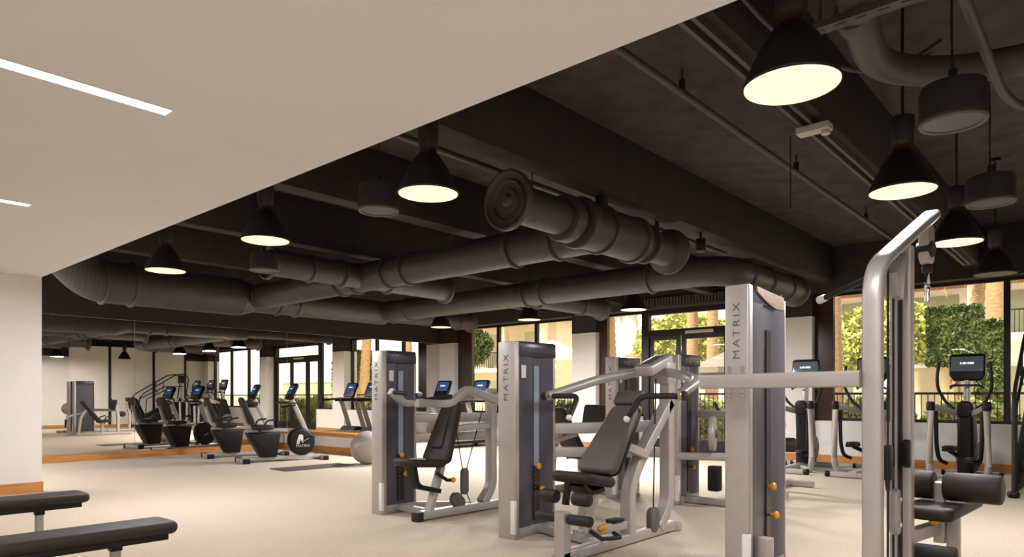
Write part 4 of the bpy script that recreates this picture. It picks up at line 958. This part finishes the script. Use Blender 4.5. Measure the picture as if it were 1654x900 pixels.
def palm(x, y, h, lean, label, r=0.19, seed=1, fr=17):
    t = thing('palm_tree', label, 'palm tree', (x, y, -0.1))
    top = Vector((lean[0], lean[1], h)); mid = top * 0.5 + Vector((lean[0]*-0.12, lean[1]*-0.12, 0))
    b = B(); P = []; rad = []
    N = 40; rings = []
    for i in range(N + 1):
        u = i / N; p = mid * (2*u*(1-u)) + top * u*u
        rr = r * (1.25 - 0.4*u) * (1 + 0.07 * (i % 2))
        rings.append(b.ring([p + Vector((rr*math.cos(2*PI*k/12), rr*math.sin(2*PI*k/12), 0)) for k in range(12)]))
    b.skin(rings); obj('trunk', b, 'trunk', t, world=False)
    rnd = random.Random(seed); bm = bmesh.new()
    for f in range(fr):
        az = 2*PI*f/fr + rnd.uniform(-.2, .2); el0 = rnd.uniform(0.1, 1.2); Lf = rnd.uniform(1.7, 2.3)
        d = Vector((math.cos(az), math.sin(az), 0)); s = Vector((-math.sin(az), math.cos(az), 0)); p = top.copy(); ang = el0
        for i in range(22):
            dirv = d * math.cos(ang) + Vector((0, 0, math.sin(ang))); q = p + dirv * Lf / 22
            wl = 0.42 * math.sin(PI * (i + 1) / 23.5) + 0.05
            for sg in (-1, 1):
                tipv = p + s * sg * wl + dirv * 0.16 + Vector((0, 0, -0.13))
                vs = [bm.verts.new(v) for v in (p, q, tipv)]; bm.faces.new(vs)
            p = q; ang -= 0.085 + 0.02 * rnd.random()
    me = bpy.data.meshes.new('fronds'); bm.to_mesh(me); bm.free(); me.materials.append(M['palmleaf'])
    o = bpy.data.objects.new('fronds', me); COL.objects.link(o); o.parent = t
palm(19.0, 5.55, 6.4, (0.3, 0.2), 'palm tree outside, just right of the dark brown window panel', 0.2, 41)
palm(26.0, 3.9, 6.2, (0.2, -0.9), 'leaning palm trunk outside, above the clipped block hedge', 0.27, 42)
palm(24.0, 2.7, 6.6, (0.1, -0.1), 'upright palm trunk outside, right of the leaning palm', 0.26, 43)
palm(25.0, 12.6, 7.0, (0.1, 0.1), 'palm trunk outside the glass door, left one of the pair', 0.2, 44)
palm(25.0, 11.8, 7.4, (0.1, 0.0), 'palm trunk outside the glass door, right one of the pair', 0.2, 45)
palm(22.0, 14.6, 5.2, (0.0, 0.1), 'thick pale palm trunk outside the narrow window left of the door', 0.33, 46)
# fence
fe = thing('garden_fence', 'black metal picket fence outside the windows', 'fence', (16.6, 6.5, -0.1))
b = B(); b.box(16.58, 16.62, -6, 18, 1.36, 1.41); b.box(16.585, 16.615, -6, 18, 0.15, 0.19); obj('rails', b, 'frame', fe)
b = B()
for k in range(200):
    yy = -6 + k*0.12; b.box(16.592, 16.608, yy - 0.008, yy + 0.008, -0.1, 1.36)
o = obj('pickets', b, 'frame', fe); o['kind'] = 'stuff'
# umbrellas
def umbrella(x, y, z, R, m, label):
    t = thing('patio_umbrella', label, 'umbrella', (x, y, -0.1))
    b = B(); r0 = b.ring([(R*math.cos(2*PI*k/8 + .2), R*math.sin(2*PI*k/8 + .2), z) for k in range(8)]); r1 = b.ring([(0.04*math.cos(2*PI*k/8 + .2), 0.04*math.sin(2*PI*k/8 + .2), z + R*0.42) for k in range(8)])
    rb = b.ring([(R*math.cos(2*PI*k/8 + .2), R*math.sin(2*PI*k/8 + .2), z - 0.18) for k in range(8)])
    b.skin([rb, r0, r1], cap=False); obj('canopy', b, m, t, world=False)
    obj('pole', cy((0, 0, 0), (0, 0, z + R*0.42), 0.03, 12), 'frame', t, world=False)
    obj('base', cy((0, 0, 0), (0, 0, 0.08), 0.3, 20, 0.02), 'frame', t, world=False)
umbrella(24.0, 18.9, 3.3, 1.5, 'canvas', 'white patio umbrella outside, above the middle weight tower')
umbrella(21.5, 9.6, 2.35, 1.35, 'greycanvas', 'grey patio umbrella outside, left of the tall weight tower')
# houses
def house(x, y0, y1, label, floors=2, fh=3.1, roof=True, bays=6, m='stucco', ztop=None):
    t = thing('villa', label, 'building', (x, (y0+y1)/2, -0.1))
    ztop = ztop or floors * fh
    obj('wall', bx(x + 1.4, x + 6, y0, y1, -0.1, ztop), m, t)
    bw = (y1 - y0) / bays
    for f in range(floors):
        z = f * fh
        for k in range(bays):
            ya = y0 + k*bw
            obj('window', bx(x + 1.36, x + 1.42, ya + bw*0.22, ya + bw*0.78, z + 0.2, min(z + 2.3, ztop - 0.3)), 'paleglass', t)
        if f:
            obj('balcony_slab', bx(x, x + 1.4, y0, y1, z - 0.18, z + 0.06), m, t)
            b = B(); b.box(x + 0.02, x + 0.07, y0, y1, z + 1.0, z + 1.06)
            n = int((y1 - y0) / 0.16)
            for k in range(n): b.box(x + 0.03, x + 0.06, y0 + k*0.16, y0 + k*0.16 + 0.03, z + 0.06, z + 1.0)
            obj('railing', b, 'frame', t)
    for k in range(bays + 1):
        yy = y0 + k*bw
        obj('column', bx(x, x + 0.35, yy - 0.2, yy + 0.2, -0.1, ztop), m, t)
    if roof:
        b = B(); r0 = b.ring([(x - 0.7, y0 - 0.7, ztop), (x + 6.6, y0 - 0.7, ztop), (x + 6.6, y1 + 0.7, ztop), (x - 0.7, y1 + 0.7, ztop)])
        r1 = b.ring([(x + 2.6, y0 + 1.5, ztop + 1.5), (x + 3.2, y0 + 1.5, ztop + 1.5), (x + 3.2, y1 - 1.5, ztop + 1.5), (x + 2.6, y1 - 1.5, ztop + 1.5)])
        b.skin([r0, r1]); obj('roof', b, 'terracotta', t)
house(35, -8, 11, 'white balconied villa with terracotta roof outside the right window', 2, 3.9, True, 6, 'stucco', 6.2)
house(37, 15, 23, 'white villa with terracotta roof beyond the glass door', 1, 3.6, True, 4)
house(31, 25.2, 41, 'tan villa with deep eaves beyond the far left windows', 2, 3.0, True, 5, 'creamstucco')
gw = thing('garden_wall', 'low cream garden wall outside behind the shrubs', 'wall', (21.7, 0, -0.1))
obj('wall_core', bx(21.6, 21.8, -6, 4.6, -0.1, 2.1), 'creamstucco', gw)
obj('coping', bx(21.54, 21.86, -6, 4.6, 2.1, 2.2), 'stucco', gw)

# ------------------------------------------------------------------ light from outside
W = bpy.data.worlds.new('sky'); SC.world = W; W.use_nodes = True
bg = W.node_tree.nodes['Background']
tc = W.node_tree.nodes.new('ShaderNodeTexCoord'); sx = W.node_tree.nodes.new('ShaderNodeSeparateXYZ'); rp = W.node_tree.nodes.new('ShaderNodeValToRGB')
rp.color_ramp.elements[0].position = 0.0; rp.color_ramp.elements[0].color = (1.0, 0.93, 0.82, 1)
rp.color_ramp.elements[1].position = 0.6; rp.color_ramp.elements[1].color = (0.82, 0.9, 1.0, 1)
W.node_tree.links.new(tc.outputs['Generated'], sx.inputs[0]); W.node_tree.links.new(sx.outputs['Z'], rp.inputs['Fac']); W.node_tree.links.new(rp.outputs['Color'], bg.inputs['Color'])
bg.inputs['Strength'].default_value = 2.6
sun = bpy.data.lights.new('sun', 'SUN'); sun.energy = 10.0; sun.angle = 0.02; sun.color = (1.0, 0.95, 0.84)
so = bpy.data.objects.new('sun', sun); COL.objects.link(so)
so.rotation_euler = Vector((0.55, -0.42, -0.72)).to_track_quat('-Z', 'Y').to_euler()

# ------------------------------------------------------------------ camera
cd = bpy.data.cameras.new('camera'); cam = bpy.data.objects.new('camera', cd); COL.objects.link(cam)
cd.sensor_width = 36.0; cd.sensor_fit = 'HORIZONTAL'
cd.lens = 1102.7 / 1654 * 36.0
cd.shift_x = 0.0; cd.shift_y = 190.0 / 1654
cd.clip_start = 0.05; cd.clip_end = 300
a = math.atan(979 / 1102.7)          # angle from the view axis to the +X direction
cam.location = (0, 0, 1.33)
cam.rotation_euler = (PI/2, 0, -(PI/2 - a))
SC.camera = cam
SC.cycles.use_denoising = True
SC.cycles.max_bounces = 8; SC.cycles.diffuse_bounces = 5; SC.cycles.glossy_bounces = 5; SC.cycles.transparent_max_bounces = 12
SC.cycles.sample_clamp_indirect = 6.0
vs = SC.view_settings
vs.view_transform = 'Standard'; vs.look = 'None'; vs.gamma = 1.0; vs.use_curve_mapping = False
vs.exposure = 0.2
